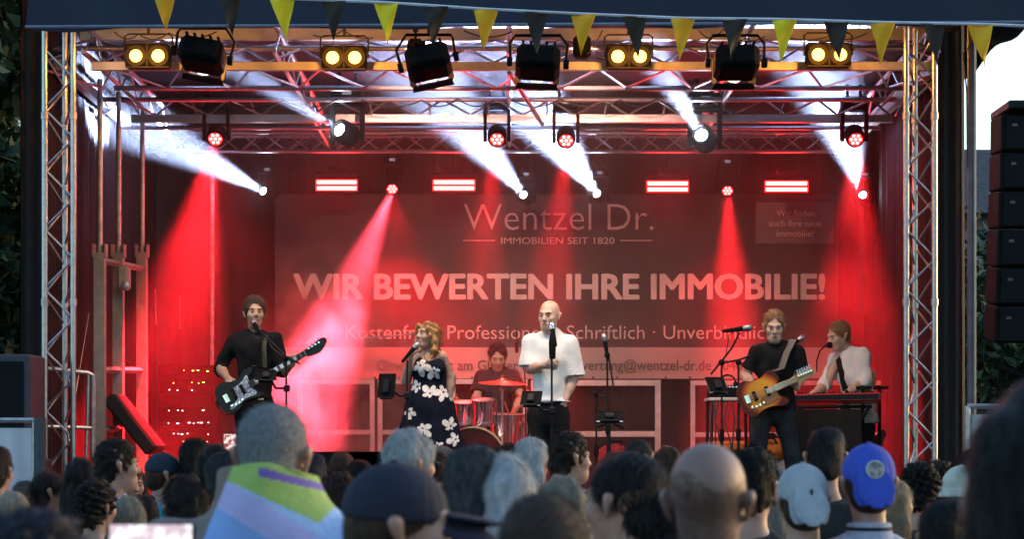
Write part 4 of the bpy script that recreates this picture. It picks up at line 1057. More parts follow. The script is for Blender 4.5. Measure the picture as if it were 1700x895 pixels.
bt, BMx = guitar('bass_guitar', 'black bass guitar with glittering pearl pickguard held by the man in black shirt', 'bass guitar', P(399, 650, 15.50), P(543, 567, 15.42), 0, bass_out, bass_grd, mat('gloss_black_paint', (.005, .005, .006), .3, 0, .05, spec=.3), PEARL, mat('dark_neck', (.04, .025, .015), .4), mat('gloss_black_paint', (0, 0, 0)), 4, 1, [(-.01, -.022), (.04, -.045), (.12, -.05), (.20, -.005), (.205, .03), (.17, .045), (.08, .035), (.02, .03), (-.01, .022)], (-.05, .03), (mat('dark_fretboard', (.02, .013, .010), .5), mat('pearl_inlay', (.7, .7, .75), .3)))
STRAP = mat('olive_webbing', (.075, .06, .03), .8, 0, .3, 30)
m = MB(); m.tube([BMx @ Vector((.20, .13, .0)), P(440, 612, 15.55), P(438, 580, 15.58), P(440, 563, 15.68), P(442, 558, 15.80), P(436, 570, 15.98), P(410, 610, 16.03), P(385, 645, 15.9), BMx @ Vector((-.23, .0, 0))], .034, 8, flat=.12); s_ = m.build('strap', STRAP, bt)
m = MB(); m.tube([BMx @ Vector((-.12, -.14, 0)), P(372, 690, 15.5), P(358, 672, 15.6), P(366, 640, 15.7), P(378, 660, 15.75)], .004, 5); m.build('jack_cable', CABLE, bt)
m = MB(); m.rbox(P(366, 652, 15.66), (.05, .04, .10), .01); m.build('radio_pack', BLACK, bt)

gt_out = [(-.20, 0), (-.19, .10), (-.12, .155), (-.04, .13), (.04, .125), (.11, .16), (.16, .13), (.175, .06), (.13, .03), (.12, -.02), (.125, -.065), (.175, -.11), (.18, -.145), (.13, -.16), (.04, -.13), (-.04, -.13), (-.12, -.155), (-.19, -.10)]
def sunburst():
    m = bpy.data.materials.new('sunburst_lacquer'); m.use_nodes = True; nt = m.node_tree; n = nt.nodes; l = nt.links; b = n['Principled BSDF']; b.inputs['Roughness'].default_value = .3; b.inputs['Specular IOR Level'].default_value = .2
    tc = n.new('ShaderNodeTexCoord'); mp = n.new('ShaderNodeMapping'); mp.inputs['Scale'].default_value = (5.3, 5.3, 5.3); gr = n.new('ShaderNodeTexGradient'); gr.gradient_type = 'SPHERICAL'
    cr = n.new('ShaderNodeValToRGB'); e = cr.color_ramp.elements; e[0].position = .08; e[0].color = (.10, .012, .006, 1); e[1].position = .42; e[1].color = (.85, .34, .03, 1); x = e.new(.22); x.color = (.55, .09, .012, 1)
    wv = n.new('ShaderNodeTexNoise'); wv.inputs['Scale'].default_value = 30
    l.new(tc.outputs['Object'], mp.inputs[0]); l.new(mp.outputs[0], gr.inputs[0]); l.new(gr.outputs['Fac'], cr.inputs[0]); l.new(cr.outputs[0], b.inputs['Base Color']); return m
gt, GMx = guitar('electric_guitar', 'sunburst electric guitar with maple neck held by the man in black tshirt', 'electric guitar', P(1265, 654, 15.52), P(1357, 616, 15.44), 0, gt_out, [(-.02, -.035), (.06, -.03), (.12, -.04), (.11, -.085), (.04, -.105), (-.03, -.09)], sunburst(), mat('amber_guard', (.30, .10, .02), .25), mat('maple_neck', (.50, .27, .09), .35, 0, .15, 14), mat('maple_neck', (0, 0, 0)), 6, 1, [(-.01, -.020), (.03, -.03), (.10, -.032), (.17, -.02), (.185, .02), (.15, .04), (.06, .035), (.02, .03), (-.01, .02)], (-.06, .05), (mat('maple_board', (.55, .31, .11), .35), None))
m = MB(); m.tube([GMx @ Vector((.15, .14, 0)), P(1297, 612, 15.60), P(1306, 585, 15.62), P(1314, 570, 15.72), P(1316, 564, 15.82), P(1300, 590, 15.97), P(1270, 630, 15.97), GMx @ Vector((-.20, 0, 0))], .034, 8, flat=.12); m.build('strap', mat('grey_leather_strap', (.14, .12, .10), .7), gt)

# ---- microphone stands, tablets ------------------------------------------------
MESHG = mat('microphone_mesh', (.30, .30, .31), .35, .9, .3, 200)
def mic(m_pt, d, name, lab, grp='microphones on the stage', s=1.0, grill=None):
    d = Vector(d).normalized(); M = aim(m_pt, -d)  # local +z runs along d towards the mesh head
    t = thing(name, lab, 'microphone', m_pt, 0, grp)
    m = MB(); m.lathe([(.009 * s, -.19 * s), (.012 * s, -.185 * s), (.019 * s, -.05 * s), (.020 * s, -.03 * s)], M, 14); m.build('handle', BLACK, t)
    m = MB(); m.lathe([(.0205 * s, -.034 * s), (.027 * s, -.01 * s), (.027 * s, .012 * s), (.018 * s, .030 * s), (0, .036 * s)], M, 14); m.build('grille', grill or MESHG, t)
    return t
def stand(lab, base, top, boom=None, tripod=True, grp='microphone stands on the stage', extra=None):
    t = thing('microphone_stand', lab, 'mic stand', base, 0, grp); b = Vector(base); tp = Vector(top)
    m = MB(); m.tube([b + Vector((0, 0, .06)), b.lerp(tp, .55)], .013, 8); m.build('lower_tube', BLACKM, t)
    m = MB(); m.tube([b.lerp(tp, .5), tp], .009, 8); m.build('upper_tube', BLACKM, t)
    m = MB(); m.lathe([(.014, -.05), (.021, -.045), (.021, .04), (.014, .05)], aim(b.lerp(tp, .55), b - tp), 10); m.build('clutch', BLACK, t)
    if boom:
        m = MB(); m.tube([Vector(q) for q in boom], .0085, 8); m.build('boom', BLACKM, t); m = MB(); m.ell(tp, (.026, .022, .026)); m.build('joint', BLACK, t)
    if tripod:
        for k in range(3):
            a = k * 2.094 + .4; m = MB(); m.tube([b + Vector((0, 0, .12)), b + Vector((.30 * math.cos(a), .30 * math.sin(a), .015))], .009, 6); m.build('leg', BLACKM, t)
    else:
        m = MB(); m.lathe([(.14, .002), (.14, .014), (.03, .035), (.013, .06)], Matrix.Translation(b), 20); m.build('round_base', BLACKM, t)
    return t
def tablet(c, w, h, lab, tilt=-18, yaw=0, col=None, arm=None, bright=.6):
    t = thing('tablet', lab, 'tablet', c, 0, 'tablets clamped to stands'); M = Matrix.Translation(c) @ Euler((R(90 + tilt), 0, R(yaw))).to_matrix().to_4x4()
    m = MB(); m.rbox((0, 0, 0), (w, h, .012), .004, M); m.build('case', BLACK, t)
    m = MB(); m.rbox((0, 0, -.010), (w * .94, h * .92, .006), .002, M); m.build('screen', mat('tablet_screen', (.02, .02, .02), .1, emit=(.75, .7, .75), estr=.5), t)
    m = MB(); m.rbox((0, -.01, .022), (w * .35, h * .6, .03), .008, M); m.rbox((0, -h * .5 - .006, .0), (w * .7, .016, .035), .004, M); m.rbox((0, h * .5 + .004, .0), (w * .98, .006, .016), .002, M); m.build('holder', BLACKM, t)
    if arm: m = MB(); m.tube([M @ Vector((0, 0, .03))] + [Vector(q) for q in arm], .011, 8); m.rbox(arm[-1], (.05, .05, .06), .01); m.build('clamp_arm', BLACKM, t)
    return t
fl = lambda px, Y: Vector((P(px, 0, Y).x, Y, SF))
# bass player's stand
stand('boom microphone stand in front of the bass player', fl(476, 15.2), P(475, 596, 15.2), [P(497, 604, 15.1), P(475, 592, 15.2), P(428, 546, 15.42)])
mic(P(421, 535, 15.48), (-.25, .5, .35), 'microphone', 'microphone with silver mesh at the mouth of the bass player')
m = MB(); m.tube([P(426, 547, 15.42), P(420, 556, 15.4), P(430, 562, 15.38), P(445, 565, 15.35), P(452, 578, 15.3), P(470, 592, 15.22)], .004, 6); tag(m.build('microphone_cable', CABLE), 'looping cable on the boom at the bass player', 'cable')
tablet(P(441, 624, 15.12), .175, .095, 'small tablet lit red in front of the bass player', -35, 8, arm=[P(458, 645, 15.18), P(476, 645, 15.2)])
# floral dress
mic(P(691, 574, 15.24), (.50, .30, .62), 'microphone', 'handheld microphone in the hand of the woman in the floral dress')
stand('straight stand beside the woman in the floral dress', fl(675, 15.15), P(676, 598, 15.15))
tablet(P(642, 641, 15.1), .15, .19, 'black tablet on an arm left of the floral dress', -12, -18, arm=[P(662, 657, 15.15), P(676, 657, 15.15)])
# bald singer
stand('straight microphone stand gripped by the bald singer', fl(916, 15.15), P(916, 556, 15.15), tripod=False)
m = MB(); m.lathe([(.014, -.11), (.026, -.10), (.030, .02), (.022, .09), (.014, .10)], Matrix.Translation(P(917, 574, 15.15)), 12); tag(m.build('stand_grip', BLACK), 'fat black grip clutch at the top of the straight stand', 'clutch')
mic(P(916, 541, 15.2), (-.15, .35, .8), 'microphone', 'microphone with shiny red lit mesh at the bald singer', grill=mat('chrome_mesh', (.8, .75, .75), .15, 1, .2, 200))
tablet(P(882, 662, 15.12), .17, .14, 'tablet left of the straight stand of the bald singer', -40, -12, arm=[P(900, 682, 15.15), P(916, 682, 15.15)])
# spare stand to the right of the singer
stand('unused tall microphone stand with a furry head right of the bald singer', fl(1010, 16.6), P(1008, 590, 16.6), [P(1018, 640, 16.55), P(1012, 600, 16.6), P(1003, 562, 16.62)])
mic(P(1003, 560, 16.62), (-.15, .1, .9), 'microphone', 'grey microphone on the unused tall stand', s=1.1)
stand('short black stand holding the wide tablet right of the singer', fl(1013, 15.3), P(1012, 700, 15.3), tripod=True)
tablet(P(1012, 692, 15.22), .23, .10, 'wide tablet on the short stand right of the bald singer', -45, 0)
m = MB(); c = P(1012, 702, 15.24); m.tube([c + Vector((-.11, 0, -.03)), c + Vector((-.05, 0, -.015)), c + Vector((0, 0, .05)), c + Vector((.05, 0, -.015)), c + Vector((.12, 0, -.035))], .016, 6); tag(m.build('tablet_cradle', BLACKM), 'black curved cradle under the wide tablet', 'cradle')
stand('thin black stand half hidden left of the short tablet stand', fl(990, 16.4), P(990, 655, 16.4), [P(982, 653, 16.4), P(990, 655, 16.4), P(1004, 660, 16.35)])
# guitarist
stand('boom microphone stand left of the guitarist', fl(1199, 15.4), P(1198, 602, 15.4), [P(1180, 622, 15.4), P(1198, 600, 15.4), P(1215, 578, 15.38), P(1228, 552, 15.34)])
mic(P(1241, 545, 15.32), (.97, -.1, .12), 'microphone', 'microphone lying level on the boom left of the guitarist', s=1.1)
m = MB(); m.tube([P(1222, 548, 15.33), P(1211, 556, 15.36), P(1208, 572, 15.38), P(1205, 590, 15.4)], .004, 5); tag(m.build('microphone_cable', CABLE), 'looping cable behind the level microphone', 'cable')
stand('lower boom stand behind the guitarist stand', fl(1226, 15.6), P(1226, 602, 15.6), [P(1199, 603, 15.6), P(1226, 598, 15.6), P(1245, 591, 15.6)])
tablet(P(1190, 640, 15.3), .17, .15, 'dark tablet lying tilted on the stand left of the guitarist', -38, 20, arm=[P(1197, 654, 15.4)])
# keyboard player gooseneck
m = MB(); m.tube([P(1356, 618, 16.5), P(1356, 600, 16.48), P(1361, 583, 16.45), P(1369, 575, 16.5), P(1377, 573, 16.58)], .006, 7); m.ell(P(1377, 573, 16.58), (.03, .03, .028)); tag(m.build('gooseneck_microphone', BLACK), 'black gooseneck microphone at the mouth of the keyboard player', 'microphone')
mic(P(1330, 562, 15.95), (.75, .2, .45), 'microphone', 'microphone peeking over the shoulder of the guitarist')
# hanging overhead mic
m = MB(); m.tube([P(858, 545, 18.0), P(858, 566, 18.0)], .006, 6); m.rbox(P(858, 577, 18.0), (.035, .035, .11), .012); m.tube([P(858, 568, 18.0), P(868, 566, 18.05), P(872, 640, 18.1), P(874, 780, 18.1)], .008, 6); tag(m.build('overhead_microphone', BLACKM), 'slim overhead microphone above the drum kit beside the white sleeve', 'microphone')
m = MB(); m.tube([P(604, 562, 18.4), P(650, 558, 18.4), P(700, 553, 18.4)], .009, 6); m.tube([P(604, 562, 18.4), P(604, 570, 18.4)], .008, 6); m.tube([P(690, 554, 18.4), P(692, 640, 18.4), P(692, 790, 18.4)], .011, 6); tag(m.build('overhead_boom', STEEL), 'long level boom reaching left behind the woman in the dress', 'boom stand')

# ---- drum kit ---------------------------------------------------------------------
m = MB(); m.rbox((P(815, 0, 18.2).x, 18.35, SF + .10), (2.2, 2.0, .198), .01); tag(m.build('drum_riser', FLOORM, smooth=False), 'low black riser under the drum kit', 'riser')
dk = thing('drum_kit', 'red drum kit with chrome toms and cymbals in front of the drummer', 'drum kit', (P(800, 0, 17.7).x, 17.7, SF + .2))
REDLAC = mat('red_drum_lacquer', (.10, .02, .02), .2, .3, .1); SKINW = mat('drum_skin', (.6, .58, .55), .5); BRASS = mat('bronze_cymbal', (.55, .30, .12), .28, 1.0, .15, 30)
def drum(nm, c, r, h, M, shell, lugs=8):
    M = Matrix.Translation(c) @ M
    m = MB(); m.lathe([(r, -h / 2), (r, h / 2)], M, 28); d = m.build(nm, shell, dk)
    for s_ in (-1, 1):
        m = MB(); m.lathe([(r + .002, s_ * h / 2 - .012), (r + .012, s_ * h / 2 - .012), (r + .012, s_ * h / 2 + .012), (r - .006, s_ * h / 2 + .012), (r - .006, s_ * h / 2)], M, 28); q = m.build('hoop', CHROME, d); 
        m = MB(); m.lathe([(r - .004, s_ * h / 2 + .002), (0, s_ * h / 2 + .004)], M, 28); m.build('skin', SKINW if nm != 'kick_drum' else BLACK, d)
    m = MB()
    for k in range(lugs):
        a = k * 2 * math.pi / lugs + .2; m.rbox((0, 0, 0), (.018, .022, h * .55), .004, M @ Matrix.Rotation(a, 4, 'Z') @ Matrix.Translation((r + .009, 0, 0)))
        m.tube([M @ (Matrix.Rotation(a, 4, 'Z') @ Vector((r + .012, 0, -h / 2))), M @ (Matrix.Rotation(a, 4, 'Z') @ Vector((r + .012, 0, h / 2)))], .004, 5)
    m.build('lugs', CHROME, d)
RX = lambda a: Matrix.Rotation(R(a), 4, 'X')
drum('kick_drum', P(786, 762, 17.4), .29, .40, RX(90), REDLAC, 10)
drum('rack_tom', P(803, 683, 17.6), .115, .20, RX(12), CHROME, 6)
drum('rack_tom', P(771, 685, 17.7), .105, .18, RX(12), CHROME, 6)
drum('floor_tom', P(840, 716, 17.8), .17, .30, RX(5), CHROME, 8)
drum('snare_drum', P(814, 712, 17.9), .165, .13, RX(8), CHROME, 8)
drum('side_snare', P(757, 690, 17.9), .12, .13, RX(8), CHROME, 8)
def cymbal(c, r, tilt, roll):
    M = Matrix.Translation(c) @ Euler((R(tilt), R(roll), 0)).to_matrix().to_4x4()
    m = MB(); m.lathe([(r, 0), (r * .6, .014), (r * .22, .022), (r * .18, .036), (r * .08, .048), (0, .05), (0, .046), (r * .18, .032), (r * .6, .010), (r, -.002)], M, 36); m.build('cymbal', BRASS, dk)
    m = MB(); m.tube([c + Vector((0, 0, .08)), c + Vector((0, .02, -.25)), (c.x, c.y + .03, SF + .22)], .011, 8); m.lathe([(.012, -.02), (.03, 0), (.012, .02)], Matrix.Translation(c + Vector((0, 0, -.05))), 10)
    for k in range(3): m.tube([(c.x, c.y + .03, SF + .5), (c.x + .25 * math.cos(k * 2.1), c.y + .03 + .25 * math.sin(k * 2.1), SF + .21)], .009, 6)
    m.build('cymbal_stand', CHROME, dk)
cymbal(P(834, 637, 17.5), .225, 6, 2); cymbal(P(757, 668, 18.0), .17, 4, -3); cymbal(P(757, 671, 18.0), .17, 184, 3)
cymbal(P(874, 655, 18.3), .19, 10, 8)
m = MB(); c = P(826, 728, 18.36); m.lathe([(.16, 0), (.17, .03), (.16, .07), (0, .075)], Matrix.Translation(c), 18); m.tube([c, (c.x, c.y, SF + .22)], .02, 8); tag(m.build('drum_stool', BLACK), 'round black stool the drummer sits on', 'stool')

# ---- keyboards -----------------------------------------------------------------------
kb = thing('keyboard', 'red stage keyboard under the hands of the man in the open white shirt', 'keyboard', P(1378, 662, 16.55))
MK = Matrix.Translation(P(1380, 663, 16.6)) @ Euler((R(-4), R(-1), R(-8))).to_matrix().to_4x4()
m = MB(); m.rbox((0, 0, 0), (.86, .30, .075), .012, MK); m.build('case', mat('red_keyboard_case', (.42, .015, .018), .35), kb)
m = MB(); m.rbox((.0, .04, .041), (.76, .14, .014), .003, MK); m.build('white_keys', mat('ivory_keys', (.7, .66, .6), .3), kb)
m = MB()
for i in range(36):
    if i % 7 not in (2, 6): m.box((-.36 + i * .0205, .015, .054), (.010, .09, .012), M=MK)
m.build('black_keys', BLACK, kb, False)
m = MB(); m.box((0, -.152, .002), (.82, .004, .045), M=MK); m.build('back_panel', BLACKM, kb, False)
ks = thing('keyboard_stand', 'black crossed stand carrying the red keyboard', 'keyboard stand', fl(1380, 16.6))
c = P(1380, 672, 16.6)
for q in (-1, 1):
    m = MB(); m.tube([(c.x + q * .30, 16.45, c.z - .03), (c.x - q * .25, 16.5, SF + .03)], .02, 6); m.build('leg', BLACKM, ks)
m = MB(); m.tube([(c.x - .34, 16.5, c.z - .022), (c.x + .34, 16.5, c.z - .022)], .018, 6); m.build('top_bar', BLACKM, ks)
cs = MB(); a = P(1318, 676, 16.35); cs.box((P(1372, 0, 16.4).x, 16.42, (a.z + SF) / 2), (.62, .02, a.z - SF - .04)); tag(cs.build('black_cloth_front', DRAPE, smooth=False), 'black cloth hanging below the red keyboard', 'cloth')
# second board stand left of the guitarist
t = thing('gear_table', 'narrow table with a mixer and laptop left of the guitarist', 'table', fl(1212, 16.6))
c = P(1210, 664, 16.6)
m = MB(); m.rbox(c, (.40, .42, .03), .006); m.build('top', mat('pale_table_edge', (.5, .48, .45), .4), t)
for qx in (-1, 1):
    for qy in (-1, 1): m = MB(); m.tube([(c.x + qx * .17, 16.6 + qy * .17, c.z), (c.x + qx * .18, 16.6 + qy * .18, SF)], .014, 6); m.build('leg', BLACKM, t)
t = thing('mixer', 'small black mixer on the table left of the guitarist', 'mixer', P(1210, 652, 16.6)); m = MB(); m.rbox(P(1210, 652, 16.6), (.36, .3, .08), .01); m.build('case', BLACK, t); m = MB()
for i in range(7): m.lathe([(.010, 0), (.008, .018)], Matrix.Translation(P(1195 + i * 5.5, 645, 16.55)), 8)
m.build('control_knobs', CHROME, t)
t = thing('headphones', 'black headphones resting on the mixer behind the boom stand', 'headphones', P(1208, 636, 16.6)); cc = P(1208, 636, 16.6)
m = MB(); m.tube([cc + Vector((.07 * math.cos(k * .3142), 0, .07 * math.sin(k * .3142))) for k in range(11)], .008, 6); m.build('band', BLACK, t)
for q in (-1, 1): m = MB(); m.ell(cc + Vector((q * .07, 0, -.02)), (.022, .035, .04)); m.build('ear_cup', BLACK, t)
rr2 = random.Random(3)
for i, px in enumerate((1182, 1186, 1192, 1206, 1216)):
    m = MB(); m.tube([P(px, 668, 16.35), P(px + rr2.uniform(-5, 5), 700, 16.3), P(px + rr2.uniform(-8, 8), 740, 16.3), P(px + rr2.uniform(-6, 6), 790, 16.3)], .007, 5)
    tag(m.build('cable', CABLE), 'black cable hanging from the gear table left of the guitarist', 'cable', 'cables hanging from the gear table')
# orange bag, pale boxes
t = thing('orange_bag', 'orange bag with dark top standing on a pale case behind the guitarist', 'bag', P(1273, 765, 17))
f = Field([-.2, -.15, -.02], [.2, .15, .3], .008); f.cap((-.08, 0, .09), (.08, 0, .09), .10, .10, .03); f.cap((-.06, 0, .18), (.06, 0, .18), .075, .07, .05); f.plane((0, 0, 0), (0, 0, -1)); V, Q = f.mesh(1); V = folds(V, Q, .012, 1.5, 9)
link('sack', V, Q, mat('orange_fabric', (.55, .16, .02), .8, 0, .2, 12), t, (V[Q].mean(1)[:, 2] > .2).astype(int)); t.children[0].data.materials.append(BLKCLOTH)
m = MB(); m.tube([P(1258, 735, 16.9), P(1262, 728, 16.88), P(1284, 728, 16.88), P(1290, 736, 16.9)], .01, 6); m.build('handle', BLACK, t)
for px, py, w, h, lab in ((1270, 776, .5, .14, 'pale flight case under the orange bag'), (1300, 755, .16, .12, 'small pale box right of the orange bag')):
    t = thing('flight_case', lab, 'case', P(px, py, 17.1), 0, 'pale cases behind the guitarist'); c = P(px, py, 17.1)
    m = MB(); m.rbox(c, (w, .3, h), .01); m.build('body', mat('pale_case', (.5, .45, .42), .5), t); m = MB()
    for q in (-1, 1): m.rbox((c.x + q * w / 2, c.y - .15, c.z), (.03, .02, h + .01), .004)
    m.build('corner', STEEL, t)
m = MB(); m.rbox(P(1205, 742, 17.4), (.36, .2, .10), .02); tag(m.build('orange_case', mat('orange_case', (.5, .13, .03), .5)), 'flat orange case on the floor under the gear table', 'case')
# spare guitar on a stand at the far right
sg, _ = guitar('spare_guitar', 'spare guitar standing upright behind the keyboard player', 'electric guitar', P(1440, 745, 17.3), P(1449, 612, 17.35), 0, gt_out, None, REDLAC, BLACK, mat('maple_neck', (0, 0, 0)), mat('maple_neck', (0, 0, 0)), 6, 1, [(-.01, -.020), (.03, -.03), (.10, -.032), (.17, -.02), (.185, .02), (.15, .04), (.06, .035), (.02, .03), (-.01, .02)], (-.06, .05), (mat('maple_board', (0, 0, 0)), None))
for px, Y, lab in ((1432, 16.7, 'black stand post left of the spare guitar'), (1460, 17.2, 'black stand post right of the spare guitar')):
    m = MB(); m.tube([fl(px, Y), P(px, 640, Y)], .016, 8); m.rbox(P(px + 2, 644, Y), (.14, .06, .03), .008); tag(m.build('stand_post', BLACKM), lab, 'stand', 'stand posts by the keyboard player')

# ---- racks with lights at the left, ramp, railing, red case, monitors -----------------------
rk = thing('amp_rack', 'black amplifier rack with rows of tiny lights in the red smoke', 'amp rack', fl(312, 19.6))
a, b = P(262, 640, 19.6), P(352, 640, 19.6); w = b.x - a.x; zt = P(0, 606, 19.6).z
m = MB(); m.rbox(((a.x + b.x) / 2, 19.85, (zt + SF) / 2), (w, .5, zt - SF), .015); m.build('cabinet', BLACK, rk)
LEDW = mat('white_indicator', (.8, .8, .8), .4, emit=(1, .85, .8), estr=2.5); LEDY = mat('yellow_indicator', (.8, .6, .1), .4, emit=(1, .6, .1), estr=2.5)
rl = random.Random(11)
rows = [(616, 1), (636, 1), (648, 0), (682, 0), (703, 0), (721, 0), (733, 1)]
for py, kind in rows:
    p = P(307, py, 19.59); m = MB(); m.rbox((p.x, 19.594, p.z), (w * .9, .012, .085), .003); pn = m.build('rack_unit', mat('rack_panel', (.004, .004, .0045), .8, spec=.05), rk)
    m = MB()
    for k in range(9):
        q = P(280 + k * 8 + rl.uniform(-2, 2), py + rl.uniform(-1, 1), 19.58)
        if rl.random() < .55: m.box((q.x, 19.583, q.z), (rl.choice((.007, .010, .022)), .008, .007))
    m.build('indicator_lights', LEDY if kind else LEDW, pn, False)
m = MB(); c0, c1 = P(186, 662, 17.2), P(262, 748, 17.4); d = (c1 - c0); M = Matrix.Translation((c0 + c1) / 2) @ Matrix.Rotation(math.atan2(-d.z, d.x), 4, 'Y'); m.rbox((0, 0, 0), (d.length, .5, .13), .02, M); tag(m.build('black_ramp', mat('matt_black_board', (.006, .006, .006), .8)), 'black board leaning at a slant below the lifting mast', 'ramp')
t = thing('guard_rail', 'grey tubular guard rail with rounded corners behind the left tower', 'railing', (P(110, 0, 16.3).x, 16.3, SF))
m = MB(); m.tube([P(52, 752, 16.3), P(55, 640, 16.3), P(57, 618, 16.3), P(64, 611, 16.3), P(100, 614, 16.4), P(146, 619, 16.5), P(154, 624, 16.5), P(155, 640, 16.5), P(154, 760, 16.5)], .022, 10); m.build('frame', STEEL, t)
m = MB(); m.tube([P(55, 708, 16.3), P(154, 711, 16.5)], .018, 8); m.build('mid_rail', STEEL, t); m = MB(); m.tube([P(147, 620, 16.5), P(143, 760, 16.5)], .018, 8); m.build('upright', STEEL, t)
t = thing('red_case', 'red round topped case behind the short tablet stand', 'case', P(1020, 770, 16.9)); c = P(1020, 770, 16.9)
m = MB(); m.prism([(-.17, -.12), (.17, -.12), (.17, .04), (.13, .13), (.05, .175), (-.05, .175), (-.13, .13), (-.17, .04)], .25, Matrix.Translation(c) @ Matrix.Rotation(R(90), 4, 'X')); m.build('shell', mat('red_plastic', (.40, .015, .02), .4), t); m = MB(); m.tube([c + Vector((-.05, -.13, .17)), c + Vector((-.05, -.13, .2)), c + Vector((.05, -.13, .2)), c + Vector((.05, -.13, .17))], .01, 6); m.build('handle', BLACK, t)
for i, (px, lab) in enumerate(((655, 'black monitor wedge at the stage edge in front of the floral dress'), (560, 'black monitor wedge at the stage edge in front of the pink smoke'), (900, 'black monitor wedge at the stage edge in front of the bald singer'), (1262, 'black monitor wedge at the stage edge in front of the guitarist'))):
    c = fl(px, 14.95); t = thing('monitor_wedge', lab, 'monitor speaker', c, 0, 'monitor wedges along the stage edge'); w = .66
    hh = .60 if i < 2 else .36
    M = Matrix.Translation(c) @ Matrix(((0, 0, 1, 0), (1, 0, 0, 0), (0, 1, 0, 0), (0, 0, 0, 1)))
    m = MB(); m.prism([(-.2, 0), (.26, 0), (.26, hh * .45), (-.08, hh), (-.2, hh)], w, M); m.build('cabinet', BLACK, t, False)
    m = MB(); m.prism([(.268, hh * .42), (.274, hh * .44), (-.07, hh * 1.0), (-.076, hh * .985)], w * .9, M); m.build('grille', BLACKM, t, False)
# ================================================================ THE CROWD
def hmesh(V, Q, n=0, length=.03, width=.0008, flow=(0, .3, -1), mask=None, seed=0, lift=.35):
    tr = []
    if n:
        vs, q, t_ = strands(V, Q, n, length, width, flow, mask, seed, lift); o = len(V); V = np.concatenate([V, vs]); Q = np.concatenate([Q, q + o]); tr = (t_ + o).tolist()
    me = bpy.data.meshes.new('hair'); me.from_pydata(V.tolist(), [], Q.tolist() + tr); me.materials.append(HDARK)
    me.polygons.foreach_set('use_smooth', [True] * len(me.polygons)); return me
def rough(V, Q, amp, fr, seed=0):
    r = np.random.default_rng(seed); N = normals(V, Q); d = sum(np.sin(V @ (r.normal(size=3) * fr) + r.uniform(0, 6)) for _ in range(5)); return V + N * (amp * d)[:, None]
def scalp(top, nape=-.075, wide=0, front=-.075, seed=0, amp=.002, fr=70, side=-.03, back=0):
    f = Field([-.14, -.15, -.2], [.14, .17, .2], .006)
    f.ell((0, .016, .040), (.080 + wide, .099 + wide, .087 + top), .02); f.ell((0, .05, -.02 + nape * .2), (.063 + wide, .064 + wide + back, .08), .02)
    f.ell((0, -.120, -.040), (.080, .085, .140), .012, sub=True)
    for q in (-1, 1): f.ell((q * .088, -.028, side - .03), (.05, .048, .05), .01, sub=True)
    if top < .012: 
        for q in (-1, 1): f.ell((q * .092, .014, -.022), (.032, .036, .042), .01, sub=True)
    f.plane((0, 0, nape), (0, -.25, -1)); f.plane((0, front - .03, .03), (0, -1, -.15))
    V, Q = f.mesh(1); return rough(V, Q, amp, fr, seed), Q
HAIR = {}
V, Q = scalp(.008, seed=1); HAIR['short'] = hmesh(V, Q, 5200, .026, .0010, (0, .35, -.8), V[:, 2] > -.055, 1, .28)
V, Q = scalp(.016, wide=.004, seed=2, amp=.004); HAIR['medium'] = hmesh(V, Q, 5200, .034, .0011, (.15, .4, -.7), V[:, 2] > -.055, 2, .38)
V, Q = scalp(.0005, wide=-.0015, amp=.0005, seed=3); HAIR['buzz'] = hmesh(V, Q, 7000, .007, .0007, (0, .3, -.6), V[:, 2] > -.06, 3, .8)
V, Q = scalp(.022, wide=.010, seed=4, amp=.005, fr=110, nape=-.085); HAIR['curly'] = hmesh(V, Q, 4200, .018, .0011, (.3, .3, -.3), V[:, 2] > -.07, 4, .6)
V, Q = scalp(.018, wide=.008, seed=5, amp=.0025, fr=50, nape=-.07); HAIR['grey_full'] = hmesh(V, Q, 11000, .036, .0008, (.25, .3, -.7), V[:, 2] > -.06, 5, .22)
# balding: ring of short hair round the sides and back
f = Field([-.14, -.15, -.2], [.14, .17, .2], .006); f.ell((0, .018, .012), (.0795, .098, .062), .02); f.ell((0, .05, -.03), (.072, .066, .07), .02); f.ell((0, -.105, -.045), (.078, .085, .13), .012, sub=True); f.ell((0, .02, .11), (.075, .09, .085), .01, sub=True); f.plane((0, 0, -.08), (0, -.25, -1))
for q in (-1, 1): f.ell((q * .088, -.028, -.055), (.05, .048, .05), .01, sub=True)
V, Q = f.mesh(1); HAIR['balding'] = hmesh(V, Q, 3500, .010, .0008, (0, .2, -.8), V[:, 2] > -.06, 6, .5)
V, Q = scalp(.0005, wide=-.002, amp=.0, seed=6); vs, q, t_ = strands(V, Q, 9000, .005, .0006, (0, .3, -.6), V[:, 2] < .05 + .02 * np.sin(V[:, 0] * 40), 6, .5)
me = bpy.data.meshes.new('hair'); me.from_pydata(vs.tolist(), [], q.tolist() + t_.tolist()); me.materials.append(HDARK); HAIR['stubble'] = me
